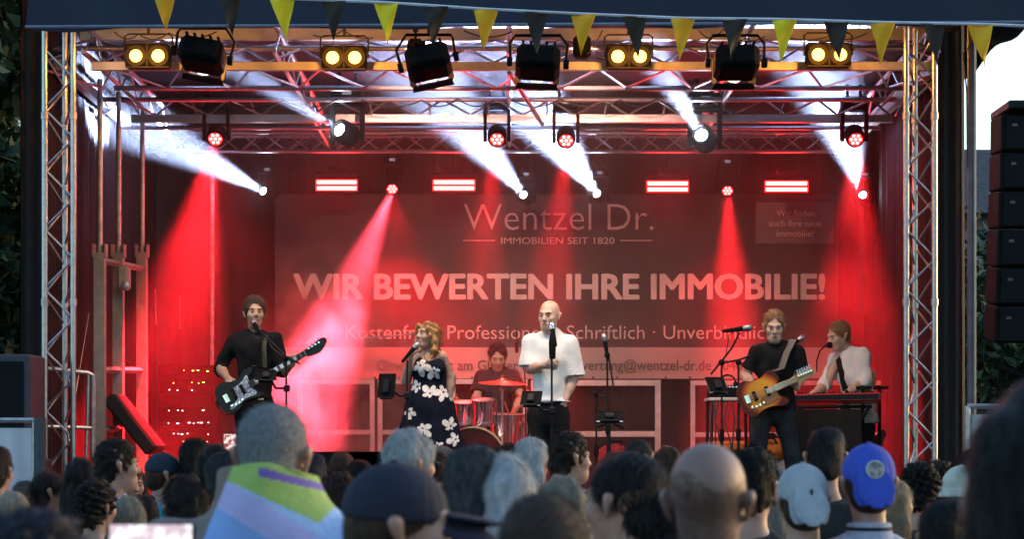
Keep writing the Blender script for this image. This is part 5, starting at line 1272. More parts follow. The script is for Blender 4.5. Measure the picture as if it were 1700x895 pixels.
def longhair(length, wide, seed, wave=.004, bun=None, tail=False):
    f = Field([-.2, -.2, -length - .1], [.2, .26, .2], .007)
    f.ell((0, .018, .042), (.083, .102, .090), .02)
    if not bun and not tail:
        f.cap((0, .035, .0), (0, .085, -length), .088, .085 + wide, .04, sq=((0, 1, 0), .8))
        for q in (-1, 1): f.cap((q * .07, .01, .02), (q * (.085 + wide), .02, -length * .8), .035, .035, .03)
    else:
        f.ell((0, .05, -.03), (.072, .064, .065), .02)
        if bun: f.ell(bun[0], bun[1], .012)
        if tail: f.cap((0, .10, .03), (0, .15, -.05), .03, .035, .02); f.cap((0, .15, -.05), (0, .13, -length), .035, .014, .03)
    f.ell((0, -.110, -.055), (.072, .080, .12), .012, sub=True); f.cap((0, -.10, -.1), (0, -.12, -length - .1), .085, .10, .02, sub=True)
    V, Q = f.mesh(1); N = normals(V, Q); V = V + N * (wave * np.sin(V[:, 0] * 90 + 2 * np.sin(V[:, 2] * 22 + seed)) + wave * .6 * np.sin(V[:, 0] * 37 + V[:, 1] * 50))[:, None]
    return hmesh(V, Q, 4200, .06, .0011, (0, .1, -1), None, seed, .12)
HAIR['long'] = longhair(.36, .02, 7); HAIR['bob'] = longhair(.16, .012, 8, .005); HAIR['bun'] = longhair(.1, 0, 9, .002, bun=((0, .135, .055), (.048, .045, .045))); HAIR['lowbun'] = longhair(.1, 0, 12, .002, bun=((0, .135, -.015), (.05, .05, .048))); HAIR['tail'] = longhair(.26, 0, 10, .003, tail=True)
V, Q = scalp(.013, wide=.002, seed=11, amp=.003); HAIR['quiff'] = hmesh(V, Q, 6000, .024, .0009, (.1, .5, -.2), V[:, 2] > -.05, 11, .4)
def capmesh(back, bucket=False):
    f = Field([-.16, -.25, -.14], [.16, .25, .19], .006)
    f.ell((0, .014, .035), (.087, .107, .099), .01); f.plane((0, 0, .012 if not bucket else .0), (0, .10, -1))
    if bucket: f.cap((0, .012, .02), (0, .012, -.035), .098, .135, .02, cut=True, sq=((0, 1, 0), 1.15)); f.ell((0, .012, -.06), (.085, .11, .09), .01, sub=True)
    else:
        MB_ = Matrix.Translation((0, -.098 if not back else -.094, .020)) @ Matrix.Rotation(R(9 if not back else 62), 4, 'X'); f.ell((0, -.034, .004), (.066, .078, .008), .012, MB_)
        for q in (-1, 1): f.ell((q * .045, -.028, -.006), (.034, .066, .008), .016, MB_ @ Matrix.Rotation(R(q * 24), 4, 'Y'))
    f.ell((0, .014, .0), (.079, .099, .122), .006, sub=True)
    V, Q = f.mesh(1)
    ang = np.arctan2(V[:, 0], V[:, 1] - .014); seam = (np.abs((ang / (math.pi / 3)) % 1 - .5) < .025) & (V[:, 2] > .03); N = normals(V, Q); V = V - N * (.0018 * seam)[:, None]
    if back: V = V * np.array([-1, -1, 1]) + np.array([0, .024, 0])
    me = bpy.data.meshes.new('cap'); me.from_pydata(V.tolist(), [], Q.tolist()); me.materials.append(BLKCLOTH); me.polygons.foreach_set('use_smooth', [True] * len(me.polygons)); return me
CAPS = {'cap': capmesh(False), 'cap_back': capmesh(True), 'bucket': capmesh(False, True)}
mb_ = MB(); mb_.lathe([(.010, .0), (.009, .006), (0, .008)], Matrix.Translation((0, .014, .132)), 10)
btn = bpy.data.meshes.new('cap_button'); btn.from_pydata(mb_.v, [], mb_.f); btn.materials.append(BLKCLOTH)

# prototypes (built once at the origin, copied, then removed)
def proto(fem, girth, sleeve, raised=False, collar=False, beard=False):
    w = .185 * (1.06 if girth > 1.05 else 1) * (.88 if fem else 1)
    v = Vector
    if raised: el = [v((-.25, -.25, 1.40)), v((.25, -.25, 1.40))]; wr = [v((-.12, -.36, 1.62)), v((.12, -.36, 1.62))]; hd = [((.15, -.25, .95), (.9, -.3, 0), (.3, -.8, 0), .7), ((-.15, -.25, .95), (-.9, -.3, 0), (-.3, -.8, 0), .7)]
    else: el = [v((-w - .055, .03, 1.14)), v((w + .055, .03, 1.14))]; wr = [v((-w - .05, -.04, .90)), v((w + .05, -.04, .90))]; hd = [((0, -.1, -1), (.9, .2, 0), (.2, -.9, 0), .3), ((0, -.1, -1), (-.9, .2, 0), (-.2, -.9, 0), .3)]
    sp = dict(sh=[v((-w, .01, 1.43)), v((w, .01, 1.43))], el=el, wr=wr, hip=[v((-.09, .01, .92)), v((.09, .01, .92))], kn=[v((-.10, -.01, .50)), v((.10, -.01, .50))], an=[v((-.11, .02, .085)), v((.11, .02, .085))],
              head=v((0, -.012, 1.677)), hs=.98 if not fem else .95, fem=fem, girth=girth, hand=hd, beard=beard, top=dict(mat=BLKCLOTH, hem=.86, sleeve=sleeve, r=.078 if not fem else .064, e=.020, amp=.006), trousers=JEANS)
    t, M, _ = person('person', 'prototype', (0, 0, 0), sp)
    if collar:
        f = Field([-.14, -.16, 1.40], [.14, .16, 1.62], .006); f.cap((0, .012, 1.45), (0, .006, 1.555), .082, .070, .01, cut=True); f.cap((0, .012, 1.42), (0, .004, 1.60), .072, .058, .006, sub=True); f.plane((0, -.05, 1.52), (0, -1, .5))
        V, Q = f.mesh(1); c = V[Q].mean(1); link('collar', V, Q, [BLKCLOTH, BLKCLOTH], t, (np.abs(c[:, 2] - 1.535) < .006).astype(int))
    return t, M
PR = {'m': proto(False, 1.0, .75), 'h': proto(False, 1.16, .8), 'f': proto(True, .95, .6), 'c': proto(False, 1.05, .8, collar=True), 'r': proto(False, 1.0, .75, raised=True), 'b': proto(False, 1.05, 1.6, beard=True)}
def cmat(kind, col):
    nm = kind + '_%02x%02x%02x' % tuple(int(255 * min(1, c) ** .45) for c in col)
    if kind == 'hair': return mat(nm, col, .45, 0, .45 if sum(col) < .3 else .22, 60, .4, 220, stretch=(1, 1, .25), spec=.18)
    if kind == 'cropped': return mat(nm, col, .6, 0, .35, 160, .5, 300, spec=.2)
    if kind == 'skin': return mat(nm, col, .5, 0, .10, 18, .08, 90)
    return mat(nm, col, .85, 0, .12, 12, .25, 70)
def setm(o, m, slot=0):
    o.material_slots[slot].link = 'OBJECT'; o.material_slots[slot].material = m
def crowd(px, top, Y, rot, body, hair, hcol, scol, label, skin=(.43, .225, .155), cap=None, extra=None, hs=1.0, hz=0):
    src, M = PR[body]; ztop = P(px, top, Y).z; s_ = ztop / (1.80 if hair not in ('medium', 'curly', 'grey_full', 'quiff') else 1.82)
    if cap: s_ = ztop / 1.808
    t = copy_tree(src); t.name = 'person'; t['label'] = label; t['group'] = 'audience in front of the stage'
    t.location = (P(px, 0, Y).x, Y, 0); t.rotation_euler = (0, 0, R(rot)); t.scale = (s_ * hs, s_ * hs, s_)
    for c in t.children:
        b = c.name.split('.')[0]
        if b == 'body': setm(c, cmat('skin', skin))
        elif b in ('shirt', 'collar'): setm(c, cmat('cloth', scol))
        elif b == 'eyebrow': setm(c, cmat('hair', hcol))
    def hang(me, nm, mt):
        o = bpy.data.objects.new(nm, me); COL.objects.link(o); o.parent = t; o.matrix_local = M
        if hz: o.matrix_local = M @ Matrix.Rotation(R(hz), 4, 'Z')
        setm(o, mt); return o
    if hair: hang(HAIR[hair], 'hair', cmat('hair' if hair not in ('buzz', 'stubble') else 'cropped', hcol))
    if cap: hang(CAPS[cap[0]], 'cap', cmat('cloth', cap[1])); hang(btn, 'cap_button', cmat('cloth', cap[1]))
    return t, M
DK, BR, GY, WH, BL, GB = (.010, .008, .007), (.045, .022, .012), (.17, .17, .18), (.42, .42, .43), (.28, .19, .10), (.08, .072, .07)
NV, BK, WT, LB = (.014, .018, .04), (.013, .013, .015), (.62, .62, .64), (.20, .32, .45)
S_ = lambda d: tuple(d)
# near and mid rows, each with a look of its own
flagman, FM = crowd(452, 672, 4.5, 172, 'h', 'buzz', (.22, .22, .23), WT, 'grey cropped man wearing a pastel striped flag over his shoulders', hs=1.02)
cmn, CM = crowd(656, 768, 3.6, 99, 'm', 'balding', BR, NV, 'man in a dark navy cap turned sideways with its peak to the right', cap=('cap', (.012, .014, .032)))
crowd(834, 757, 5.1, 184, 'm', 'grey_full', (.60, .61, .62), (.02, .04, .09), 'white haired head seen from behind right of the navy cap')
crowd(678, 714, 7.8, 128, 'm', 'grey_full', (.44, .44, .44), (.06, .06, .08), 'silver haired man with glasses above the navy cap')
crowd(783, 744, 5.1, 176, 'm', 'short', (.055, .058, .065), (.10, .10, .35), 'slate grey haired head just left of the white haired head')
crowd(902, 822, 3.1, 178, 'm', 'buzz', (.055, .036, .028), BK, 'brown cropped head low at the front below the grey blond woman')
crowd(1040, 756, 4.7, 228, 'm', 'lowbun', (.014, .011, .010), (.012, .040, .045), 'dark haired person with a bun and teal top turned left', hz=20)
crowd(1175, 733, 3.65, 165, 'h', 'stubble', (.05, .03, .022), BK, 'large bald man with shiny crown in front of the gear table', skin=(.25, .14, .108))
crowd(1250, 744, 6.6, 158, 'm', 'medium', DK, BK, 'black haired head hidden half behind the large bald man')
gcap, GCM = crowd(1333, 770, 6.0, 184, 'm', 'balding', BR, (.55, .56, .58), 'man in a backwards pale grey cap', cap=('cap_back', (.36, .37, .39)))
bcap, BCM = crowd(1442, 737, 6.0, 180, 'c', 'balding', BR, (.52, .52, .62), 'man in a backwards bright blue cap with round badge', cap=('cap_back', (.035, .070, .42)))
crowd(1370, 712, 8.1, 176, 'm', 'short', (.016, .014, .014), BK, 'dark haired man behind the backwards blue and grey caps')
crowd(1528, 768, 8.7, 172, 'm', 'curly', (.008, .007, .007), BK, 'black curly haired man in black below the right truss tower')
crowd(1596, 772, 9.0, 130, 'f', 'balding', GY, (.45, .47, .45), 'person in a cream sun hat beside the dark silhouette', cap=('bucket', (.55, .55, .45)))
crowd(1572, 832, 5.2, 150, 'm', 'short', (.012, .011, .012), (.02, .02, .022), 'dark head low under the cream sun hat')
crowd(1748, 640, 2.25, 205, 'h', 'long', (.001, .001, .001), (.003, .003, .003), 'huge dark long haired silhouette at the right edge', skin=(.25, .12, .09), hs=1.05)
crowd(944, 716, 9.8, 118, 'b', 'quiff', (.022, .014, .011), (.22, .24, .42), 'bearded man in profile with lavender shirt beside the red case')
crowd(882, 727, 11.0, 118, 'f', 'bob', (.44, .44, .44), (.10, .02, .03), 'grey bobbed woman with glasses left of the bearded man')
crowd(843, 739, 11.0, 148, 'm', 'medium', BR, BK, 'brown haired head beside the grey bobbed woman')
crowd(932, 790, 6.6, 178, 'f', 'long', (.20, .17, .13), (.3, .3, .36), 'grey blond long haired woman under the bearded man')
crowd(962, 815, 8.3, 190, 'f', 'bob', (.36, .34, .34), (.25, .22, .3), 'pale haired woman tucked left of the dark bun')
crowd(1061, 730, 12.0, 120, 'm', 'buzz', (.03, .024, .022), (.05, .05, .06), 'cropped man in profile near the red case')
crowd(1108, 741, 11.6, 172, 'f', 'long', BR, BK, 'brown long haired head left of the large bald man')
crowd(568, 752, 11.5, 165, 'f', 'bob', (.075, .032, .018), BK, 'reddish brown haired head before the black monitor wedge')
crowd(596, 766, 11.3, 222, 'm', 'short', DK, BK, 'black haired head between the wedge and the navy cap')
crowd(564, 784, 8.0, 176, 'm', 'medium', (.05, .025, .016), (.03, .03, .05), 'brown haired head tucked right of the flag man')
crowd(735, 742, 12.6, 100, 'f', 'bob', (.28, .20, .17), (.42, .05, .05), 'auburn grey haired woman with yellow and red scarf')
crowd(192, 728, 9.6, 118, 'b', 'quiff', (.014, .010, .009), (.55, .57, .62), 'bearded man in white tshirt looking right near the left tower')
crowd(134, 760, 10.2, 180, 'f', 'long', (.008, .007, .007), BK, 'woman with long black hair left of the white tshirt man')
lcap, LCM = crowd(270, 752, 10.6, 118, 'm', 'balding', BR, (.03, .28, .36), 'man in a dark cap and turquoise top looking right', cap=('cap', (.015, .024, .042)))
crowd(159, 798, 8.6, 148, 'm', 'curly', (.016, .010, .008), (.08, .08, .10), 'curly dark haired boy looking down in front of the white tshirt man')
crowd(82, 784, 10.4, 108, 'f', 'lowbun', (.030, .018, .013), (.18, .30, .46), 'woman in light blue top in profile with tied dark hair')
crowd(42, 800, 10.4, 182, 'f', 'bun', (.12, .10, .085), (.10, .11, .14), 'grey blond woman with hair tied up at the left edge')
crowd(308, 789, 7.0, 205, 'm', 'medium', (.020, .015, .013), BK, 'dark round head in front of the raised phone')
crowd(374, 752, 8.0, 150, 'm', 'short', (.030, .033, .040), (.02, .025, .045), 'blurred slate dark head left of the flag man')
php, PHM = crowd(322, 731, 10.6, 172, 'r', 'short', DK, (.5, .5, .52), 'dark haired person raising a glowing phone beside the dark cap')
crowd(357, 738, 9.6, 180, 'f', 'bob', (.012, .009, .008), BK, 'dark haired head beside the raised phone')
crowd(-8, 745, 9.5, 170, 'm', 'short', (.045, .022, .014), (.05, .05, .06), 'brown haired head cut by the left edge of the picture')
crowd(237, 822, 10.0, 182, 'f', 'long', DK, BK, 'dark haired woman with sunglasses pushed up on her head')
crowd(1612, 748, 10.5, 175, 'm', 'medium', (.012, .010, .010), BK, 'dark head behind the cream sun hat')
crowd(1557, 766, 9.4, 185, 'm', 'curly', (.03, .018, .012), BK, 'small dark curly head beside the black curly haired man')
crowd(1277, 772, 7.4, 182, 'f', 'long', (.20, .17, .14), (.25, .25, .28), 'grey long haired woman between the bald man and the grey cap')
crowd(1392, 776, 8.2, 178, 'f', 'long', (.16, .12, .085), (.2, .2, .22), 'long haired woman in the gap between the grey and blue caps')
crowd(1478, 794, 8.0, 120, 'f', 'bob', (.25, .17, .10), (.4, .4, .42), 'pale faced woman half hidden right of the blue cap')
crowd(1200, 752, 9.6, 140, 'm', 'short', BR, BK, 'brown haired head behind the large bald man')
crowd(720, 752, 11.2, 180, 'm', 'short', DK, BK, 'dark head low at the stage edge under the floral dress')
crowd(222, 778, 12.0, 20, 'f', 'bob', (.09, .03, .02), (.30, .04, .05), 'red lit girl facing the camera beside the white tshirt man')
crowd(1020, 752, 10.6, 180, 'f', 'bob', BR, (.03, .03, .04), 'brown bobbed head between bearded and cropped man')
crowd(515, 756, 8.8, 176, 'm', 'short', (.018, .022, .035), NV, 'dark head peeking out right of the flag man')
crowd(20, 816, 8.8, 182, 'f', 'long', (.30, .24, .18), (.2, .2, .24), 'blond haired woman between the left edge and the light blue top')
crowd(55, 852, 2.6, 176, 'm', 'curly', (.016, .02, .032), NV, 'blurred dark blue head in the bottom left corner')
crowd(212, 824, 9.0, 190, 'f', 'long', (.24, .20, .15), (.3, .3, .32), 'blond head squeezed right of the curly boy')
filmer, FLM = crowd(178, 925, 3.1, 180, 'r', 'short', DK, BK, 'person below the frame filming with a large bright phone')
for k in PR:
    for c in list(PR[k][0].children): bpy.data.objects.remove(c)
    bpy.data.objects.remove(PR[k][0])
bpy.context.view_layer.update()

# accessories on people
def headpart(t, M, mb, nm, mt): o = mb.build(nm, mt, t, local=True); o.matrix_local = M; return o
def spectacles():
    m = MB()
    for q in (-1, 1):
        m.tube([(q * .033 + .024 * math.cos(k * math.pi / 6), -.112, .004 + .018 * math.sin(k * math.pi / 6)) for k in range(13)], .0022, 5)
        m.tube([(q * .057, -.108, .008), (q * .082, -.03, .012), (q * .085, .03, .0)], .0026, 5)
    m.tube([(-.009, -.112, .008), (.009, -.112, .008)], .0022, 5); return m
for o in [o for o in bpy.data.objects if o.get('category') == 'person' and 'glasses' in o['label'] and 'sun' not in o['label'] and 'bass' not in o['label']] + [flagman]:
    headpart(o, FM, spectacles(), 'glasses', BLACKM)
m = MB(); m.lathe([(.026, .0), (.026, .003), (0, .004)], Matrix.Translation((0, .1235, .050)) @ Matrix.Rotation(R(-80), 4, 'X'), 24); headpart(bcap, BCM, m, 'badge', mat('embroidered_badge', (.30, .28, .26), .8, 0, .5, 60))
m = MB(); m.lathe([(.030, .0), (.030, .002), (.026, .003), (.026, .0)], Matrix.Translation((0, .1235, .050)) @ Matrix.Rotation(R(-80), 4, 'X'), 24); headpart(bcap, BCM, m, 'badge_rim', mat('pale_thread', (.5, .48, .42), .8))
m = MB(); m.rbox((-.004, .1235, .036), (.010, .006, .026), .003); headpart(gcap, GCM, m, 'stitched_mark', mat('navy_thread', (.01, .012, .03), .8))
for c in bcap.children:
    if c.name.startswith('collar'): setm(c, cmat('cloth', (.45, .45, .55)), 0); setm(c, cmat('cloth', (.01, .012, .03)), 1)
# pastel flag
sw = flagman.matrix_world.copy() if False else Matrix.Translation(flagman.location) @ Euler(flagman.rotation_euler).to_matrix().to_4x4() @ Matrix.Diagonal((*flagman.scale, 1))
f = Field([-.42, -.25, .70], [.42, .30, 1.72], .0042)
for q in (-1, 1): f.cap((q * .05, .02, 1.50), (q * .21, .015, 1.43), .090, .105, .05); f.cap((q * .215, .02, 1.42), (q * .27, .03, 1.0), .105, .13, .05)
f.ell((0, .02, 1.25), (.24, .175, .25), .05); f.cap((0, .02, 1.2), (0, .03, .75), .27, .29, .05, sq=((0, 1, 0), .7))
f.cap((0, .02, 1.42), (0, .014, 1.72), .150, .108, .05); f.cap((0, .0, 1.44), (0, -.005, 1.78), .070, .090, .012, sub=True); f.plane((0, -.07, 1.3), (0, -1, .25)); f.plane((0, 0, .78), (0, 0, -1)); f.plane((0, .06, 1.652), (0, -.22, 1))
V, Q = f.mesh(2); V = folds(V, Q, .010, .7, 21)
W = np.array(sw); c = V[Q].mean(1) @ W[:3, :3].T + W[:3, 3]; X = c[:, 0] * F / c[:, 1] + CX; Z = HY - (c[:, 2] - CAMZ) * F / c[:, 1]
mi = np.zeros(len(Q), int)
mi[(Z - 800) > (X - 380) * .62] = 1                                   # lavender diagonal
mi[(Z - 832) > (X - 352) * .62 + 6] = 3                                # deeper blue
lime = (Z < 812 + (X - 405) * .46) & (X < 575) & (Z < 878 + (527 - X) * .0) & (Z < 872 - (X - 527) * 1.0); mi[lime] = 2
mi[(Z < 822 + (X - 420) * .30) & (X > 430) & (X < 545) & (Z > 776 + (X - 430) * .26) & (Z < 792 + (X - 430) * .22)] = 4
mi[X < 352 + (Z - 860) * -.4] = 5
FC = [mat('flag_pale_blue', (.42, .54, .80), .8, 0, .06, 5, .3, 40), mat('flag_lavender', (.52, .46, .76), .8, 0, .06, 5, .3, 40), mat('flag_lime', (.38, .50, .12), .8, 0, .06, 5, .3, 40), mat('flag_blue', (.26, .40, .74), .8, 0, .06, 5), mat('flag_purple', (.20, .12, .40), .8, 0, .06, 5), mat('flag_tan', (.22, .15, .13), .8, 0, .06, 5)]
o = link('flag', V, Q, FC, None, mi); o.matrix_world = sw; tag(o, 'pastel lime, blue and lavender flag draped over the shoulders of the cropped man', 'flag')
# scarf, sunglasses, phones
m = MB(); m.lathe([(.10, -.05), (.115, 0), (.085, .05)], Matrix.Translation((P(735, 0, 9.6).x, 9.6, 1.50)), 18); tag(m.build('scarf', mat('yellow_scarf', (.55, .45, .03), .8, 0, 0, 30, col2=(.5, .03, .03))), 'yellow and red scarf round the neck of the auburn grey haired woman', 'scarf')
for o in bpy.data.objects:
    if o.get('label') and 'sunglasses' in o['label']:
        m = MB()
        for q in (-1, 1): m.ell((q * .036, -.088, .098), (.030, .012, .020)); m.tube([(q * .060, -.08, .10), (q * .088, .0, .06), (q * .088, .04, .02)], .003, 5)
        m.tube([(-.01, -.096, .10), (.01, -.096, .10)], .003, 5); headpart(o, FM, m, 'sunglasses', mat('sunglass_black', (.01, .01, .012), .1)); break
def phone(t, lc, w, h, land, lab, estr):
    Wm = Matrix.Translation(t.location) @ Euler(t.rotation_euler).to_matrix().to_4x4() @ Matrix.Diagonal((*t.scale, 1)); c = Wm @ Vector(lc)
    p = thing('phone', lab, 'phone', c, 0, 'phones held up by the audience')
    M = Matrix.Translation(c) @ Matrix.Rotation(R(90 - 4), 4, 'X')
    if land: w, h = h, w
    m = MB(); m.rbox((0, 0, 0), (w, h, .009), .004, M); m.build('case', BLACK, p)
    sm_ = bpy.data.materials.new('phone_screen'); sm_.use_nodes = True; nt = sm_.node_tree; n = nt.nodes; l = nt.links; b = n['Principled BSDF']; b.inputs['Base Color'].default_value = (.02, .02, .02, 1); b.inputs['Roughness'].default_value = .1
    tc = n.new('ShaderNodeTexCoord'); nz = n.new('ShaderNodeTexNoise'); nz.inputs['Scale'].default_value = 45; cr = n.new('ShaderNodeValToRGB'); cr.color_ramp.elements[0].position = .42; cr.color_ramp.elements[0].color = (.30, .02, .02, 1) if not land else (.55, .42, .5, 1); cr.color_ramp.elements[1].position = .6; cr.color_ramp.elements[1].color = (1, .8, .75, 1) if not land else (1, .97, 1, 1)
    l.new(tc.outputs['Object'], nz.inputs['Vector']); l.new(nz.outputs['Fac'], cr.inputs[0]); l.new(cr.outputs[0], b.inputs['Emission Color']); b.inputs['Emission Strength'].default_value = estr
    m = MB(); m.rbox((0, 0, .0052), (w * .93, h * .93, .002), .0006, M); m.build('screen', sm_, p)
    return p
phone(php, (-.085, -.41, 1.765), .078, .155, False, 'phone held upright showing the red stage', .3)
phone(filmer, (0, -.42, 1.80), .080, .165, True, 'large phone held sideways at the bottom edge with white screen', .34)
# ================================================================ BUNTING, PA, SIDES, TREES
YB = 13.0
bpts = [(200, -22), (330, -12), (465, -2), (640, 5), (806, 16), (969, 24), (1133, 31), (1303, 33), (1466, 38), (1627, 41), (1760, 46)]
def by(px):
    for (a, b), (c, d) in zip(bpts, bpts[1:]):
        if a <= px <= c: return b + (d - b) * (px - a) / (c - a)
m = MB(); vs = []
pts = [P(x, by(x) - 1.5, YB) for x in range(200, 1761, 20)]
m.tube(pts, .010, 5); tag(m.build('bunting_ribbon', mat('white_ribbon', (.70, .70, .74), .7)), 'white ribbon carrying the yellow and dark pennants across the top', 'ribbon')
YEL = mat('yellow_pennant', (1.0, .45, .008), .75, 0, .10, 6, .3, 14); YEL2 = mat('lemon_pennant', (1.0, .68, .008), .75, 0, .10, 6, .3, 14); DKP = mat('dark_pennant', (.026, .016, .009), .75, 0, .15, 6, .3, 14)
pen = [(272, 0, 'yellow pennant cut by the top edge at far left'), (379, 1, 'dark pennant over the leftmost black floodlight'), (468, 2, 'lemon yellow pennant nearest the left amber lamps'), (554, 1, 'dark pennant above the second amber lamp'), (641, 2, 'lemon yellow pennant just left of the tilted floodlight'), (724, 1, 'dark pennant in front of the tilted floodlight'), (807, 0, 'golden pennant left of the middle floodlight'), (890, 1, 'dark pennant in front of the middle floodlight'), (969, 0, 'golden pennant left of the third amber lamp'), (1053, 1, 'brown translucent pennant in front of the third amber lamp'), (1134, 0, 'golden pennant left of the right-hand floodlight'), (1220, 1, 'dark pennant in front of the right-hand floodlight'), (1303, 2, 'lemon yellow pennant left of the rightmost amber lamp'), (1388, 1, 'dark pennant above the rightmost amber lamp'), (1466, 0, 'golden pennant just left of the right truss tower'), (1550, 1, 'dark pennant in front of the right truss tower'), (1627, 0, 'pale golden pennant against the bright sky')]
rp = random.Random(5)
for px, k, lab in pen:
    y = by(px); wv = .086; hv = .285; c = P(px, y, YB - .004); tw = rp.uniform(-.9, .9); ln = rp.uniform(-.035, .035)
    m = MB()
    def fn(u, v):
        q = (u - .5) * 2 * wv * (1 - v * .985); return (c.x + q * math.cos(tw * v) + ln * v, c.y + q * math.sin(tw * v) + .020 * math.sin(v * 5 + u * 4 + px), c.z - v * hv)
    sheet(m, fn, 8, 10, (0, .0015, 0)); tag(m.build('pennant', (YEL, DKP, YEL2)[k], angle=80), lab, 'pennant', 'pennants on the bunting')

# PA line array on the right, stack on the left
la = thing('line_array', 'tall black hanging loudspeaker column against the bright sky on the right', 'loudspeaker', P(1690, 352, 13))
a = P(1658, 0, 13).x; w = .62
for i in range(6):
    z1 = P(0, 190, 13).z - i * .262; cxx = a + w / 2 - i * .006
    M = Matrix.Translation((cxx, 13.1 + .01 * i, z1 - .13)) @ Matrix.Rotation(R(2 + i * 1.5), 4, 'X')
    m = MB(); m.rbox((0, -.02, 0), (w, .31, .255), .012, M); cb = m.build('cabinet', BLACK, la)
    m = MB(); m.rbox((0, -.18, 0), (w * .9, .01, .225), .004, M); m.build('grille', mat('speaker_grille', (.012, .013, .014), .8, 0, .3, 120, spec=.1), cb)
    m = MB(); m.rbox((-.22, -.187, .05), (.035, .005, .02), .002, M); m.build('badge', mat('grey_badge', (.10, .10, .10), .4), cb)
m = MB(); m.rbox((a + w / 2, 13.1, P(0, 184, 13).z + .02), (w * .9, .5, .06), .01); m.tube([(a + w / 2, 13.1, P(0, 184, 13).z), (a + w / 2, 13.1, 5.6)], .02, 6); m.build('flying_frame', BLACKM, la)
pl = thing('lift_tower', 'grey upright pole between black cloth and loudspeaker column', 'pole', fl(1613, 14.75) - Vector((0, 0, SF)))
x = P(1613, 0, 14.75).x
m = MB(); m.tube([(x, 14.75, .02), (x, 14.75, 5.2)], .036, 10); m.build('mast', mat('dark_grey_mast', (.09, .10, .12), .5, .3), pl)
m = MB(); m.tube([(x + .02, 14.7, 5.0), (x - .08, 14.7, 4.9), (x - .05, 14.7, 4.6), (x - .04, 14.72, 4.0)], .006, 5); m.build('cable', CABLE, pl); m = MB(); m.rbox((x, 14.75, .03), (.6, .6, .05), .01); m.build('foot_plate', BLACKM, pl)
sk = thing('speaker_stack', 'blue grey stacked loudspeaker boxes left of the guard rail', 'loudspeaker', (P(24, 0, 15).x, 15, 0))
SPK = mat('blue_grey_cabinet', (.035, .042, .056), .6, 0, .2, 10)
for z0, z1, x0, x1 in ((0, 1.0, -20, 62), (1.004, 1.7, -20, 58), (1.704, P(0, 588, 15).z, -20, 50)):
    p0, p1 = P(x0, 0, 15), P(x1, 0, 15); m = MB(); m.rbox(((p0.x + p1.x) / 2, 15.3, (z0 + z1) / 2), (p1.x - p0.x, .6, z1 - z0), .02); m.build('cabinet', SPK, sk)
    m = MB(); m.rbox(((p0.x + p1.x) / 2 - .02, 14.995, (z0 + z1) / 2), ((p1.x - p0.x) * .82, .012, (z1 - z0) * .86), .004); m.build('grille', mat('speaker_grille', (.02, .02, .02)), sk)
def fence(x0, x1, y0, Yf, lab, pole_side):
    p0, p1 = P(x0, 0, Yf), P(x1, 0, Yf); z1 = P(0, y0, Yf).z
    t = thing('barrier_fence', lab, 'fence', (p0.x, Yf, 0), 0, 'white covered fence panels beside the stage')
    m = MB(); sheet(m, lambda u, v: (p0.x + .03 + (p1.x - p0.x - .06) * u, Yf + .03 + .012 * math.sin(u * 19 + v * 4), .1 + (z1 - .16) * v), 30, 8, (0, .004, 0)); m.build('fabric', WHITEF, t, angle=80)
    m = MB()
    for x_ in (p0.x, p1.x): m.tube([(x_, Yf, 0), (x_, Yf, z1)], .022, 8)
    m.tube([(p0.x, Yf, z1), (p1.x, Yf, z1)], .02, 8); m.tube([(p0.x, Yf, .12), (p1.x, Yf, .12)], .02, 8); m.build('frame', STEEL, t)
fence(-80, 58, 698, 14.3, 'white covered fence panel left of the left truss tower', 1)
fence(1606, 1760, 675, 14.0, 'white covered fence panel right of the right truss tower', 0)
m = MB(); m.tube([(P(66, 0, 14.3).x, 14.3, 0), P(66, 694, 14.3)], .05, 8); tag(m.build('fence_post', mat('dark_post', (.05, .055, .07), .6)), 'thick dark post at the right end of the left fence panel', 'post')

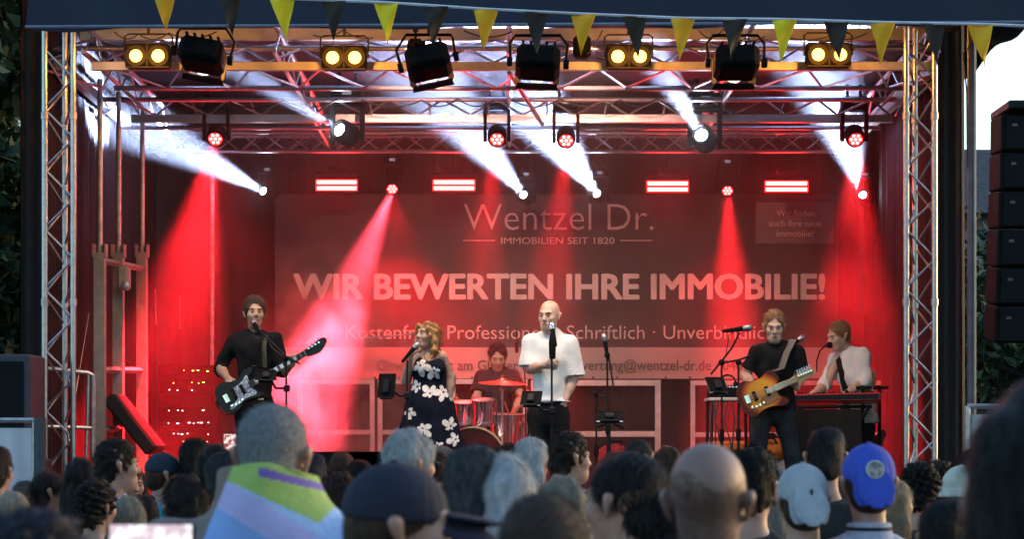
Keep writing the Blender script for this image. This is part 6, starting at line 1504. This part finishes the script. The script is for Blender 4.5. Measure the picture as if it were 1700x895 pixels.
# trees
def tree(x, y, h, cr, lab, cols, n=9000, seed=0, leaf=.10, low=.25):
    r = np.random.default_rng(seed); t = thing('tree', lab, 'tree', (x, y, 0), 0, 'trees beside the stage')
    m = MB(); m.tube([(x, y, 0), (x + .1, y, h * .3), (x - .05, y + .1, h * .6), (x, y, h * .9)], [.22, .17, .11, .03], 10)
    tips = []
    for k in range(16):
        a = r.uniform(0, 6.28); z0 = h * r.uniform(low, .75); L = cr * r.uniform(.6, 1.0)
        e = Vector((x + L * math.cos(a), y + L * math.sin(a), z0 + h * r.uniform(.05, .25))); m.tube([(x, y, z0), Vector((x, y, z0)).lerp(e, .5) + Vector((0, 0, .15)), e], [.06, .04, .012], 6); tips.append(e)
    m.build('trunk', mat('bark', (.05, .04, .03), .9, 0, .3, 12, .5, 30), t)
    cl = []
    for k in range(70):
        a = r.uniform(0, 6.28); zz = r.uniform(low, 1.0); rad = cr * (1 - ((zz - .55) / .62) ** 2) ** .5 * r.uniform(.3, 1.0) if abs(zz - .55) < .6 else .2
        cl.append((x + rad * math.cos(a), y + rad * math.sin(a), h * zz, r.uniform(.35, .8)))
    for e in tips: cl.append((e.x, e.y, e.z, .6))
    cl = np.array(cl); idx = r.integers(0, len(cl), n); off = r.normal(size=(n, 3)); off /= np.linalg.norm(off, axis=1)[:, None]; p = cl[idx, :3] + off * (cl[idx, 3] * r.uniform(.3, 1, n) ** .6)[:, None]
    a = r.normal(size=(n, 3)); a /= np.linalg.norm(a, axis=1)[:, None]; b = np.cross(a, r.normal(size=(n, 3))); b /= np.linalg.norm(b, axis=1)[:, None]; s_ = leaf * r.uniform(.5, 1.2, n)[:, None]
    vs = np.stack([p - a * s_, p + b * s_ * .45, p + a * s_, p - b * s_ * .45], 1).reshape(-1, 3) - np.array([x, y, 0]); Q = np.arange(4 * n).reshape(n, 4)
    link('crown', vs, Q, cols, t, r.integers(0, len(cols), n))
LG = [mat('leaf_dark', (.026, .052, .022), .7), mat('leaf_mid', (.05, .095, .035), .7), mat('leaf_light', (.08, .13, .045), .7)]
tree(-7.6, 23, 9.0, 2.6, 'tall dark tree behind the loudspeaker boxes on the left', LG[:2], 34000, 1, .15)
tree(-6.3, 26, 5.0, 1.9, 'lower green tree beside the left stage curtain', LG, 18000, 2, .11, .1)
tree(6.2, 22, 4.3, 1.5, 'small green tree between black cloth and loudspeaker column', LG, 10000, 3, .09, .1)
tree(8.4, 27, 4.6, 2.2, 'broad green tree behind the loudspeaker column', LG, 12000, 4, .10, .1)
tree(6.45, 34, 7.4, .7, 'slender tree whose leaves poke out above the far grey roof', LG, 1500, 5, .09, .5)
tree(-9.5, 30, 10.5, 3.0, 'highest dark tree at the far left edge', LG[:2], 30000, 6, .17)
m = MB(); hz = thing('far_house', 'far grey house with a dark roof behind the right trees', 'house', (12, 60, 0))
m.box((15.5, 64, 4.6), (12, 8, 9.2)); m.build('wall', mat('grey_render', (.25, .25, .26), .9, 0, .1, 2), hz, False)
m = MB(); m.prism([(-5, 9.21), (5, 9.21), (0, 12.0)], 13, Matrix.Translation((15.5, 64, 0)) @ Matrix(((0, 0, 1, 0), (1, 0, 0, 0), (0, 1, 0, 0), (0, 0, 0, 1)))); m.build('roof', mat('dark_roof_tiles', (.07, .06, .062), .8, 0, .3, 6), hz, False)
for i in range(4):
    m = MB(); m.box((11.0 + i * 3, 59.97, 6.6), (1.1, .05, 1.5)); wd_ = m.build('window', mat('window_frame_white', (.6, .6, .6), .6), hz, False); m = MB(); m.box((11.0 + i * 3, 59.93, 6.6), (.95, .03, 1.35)); m.build('pane', mat('dark_glass', (.03, .035, .045), .1), wd_, False)
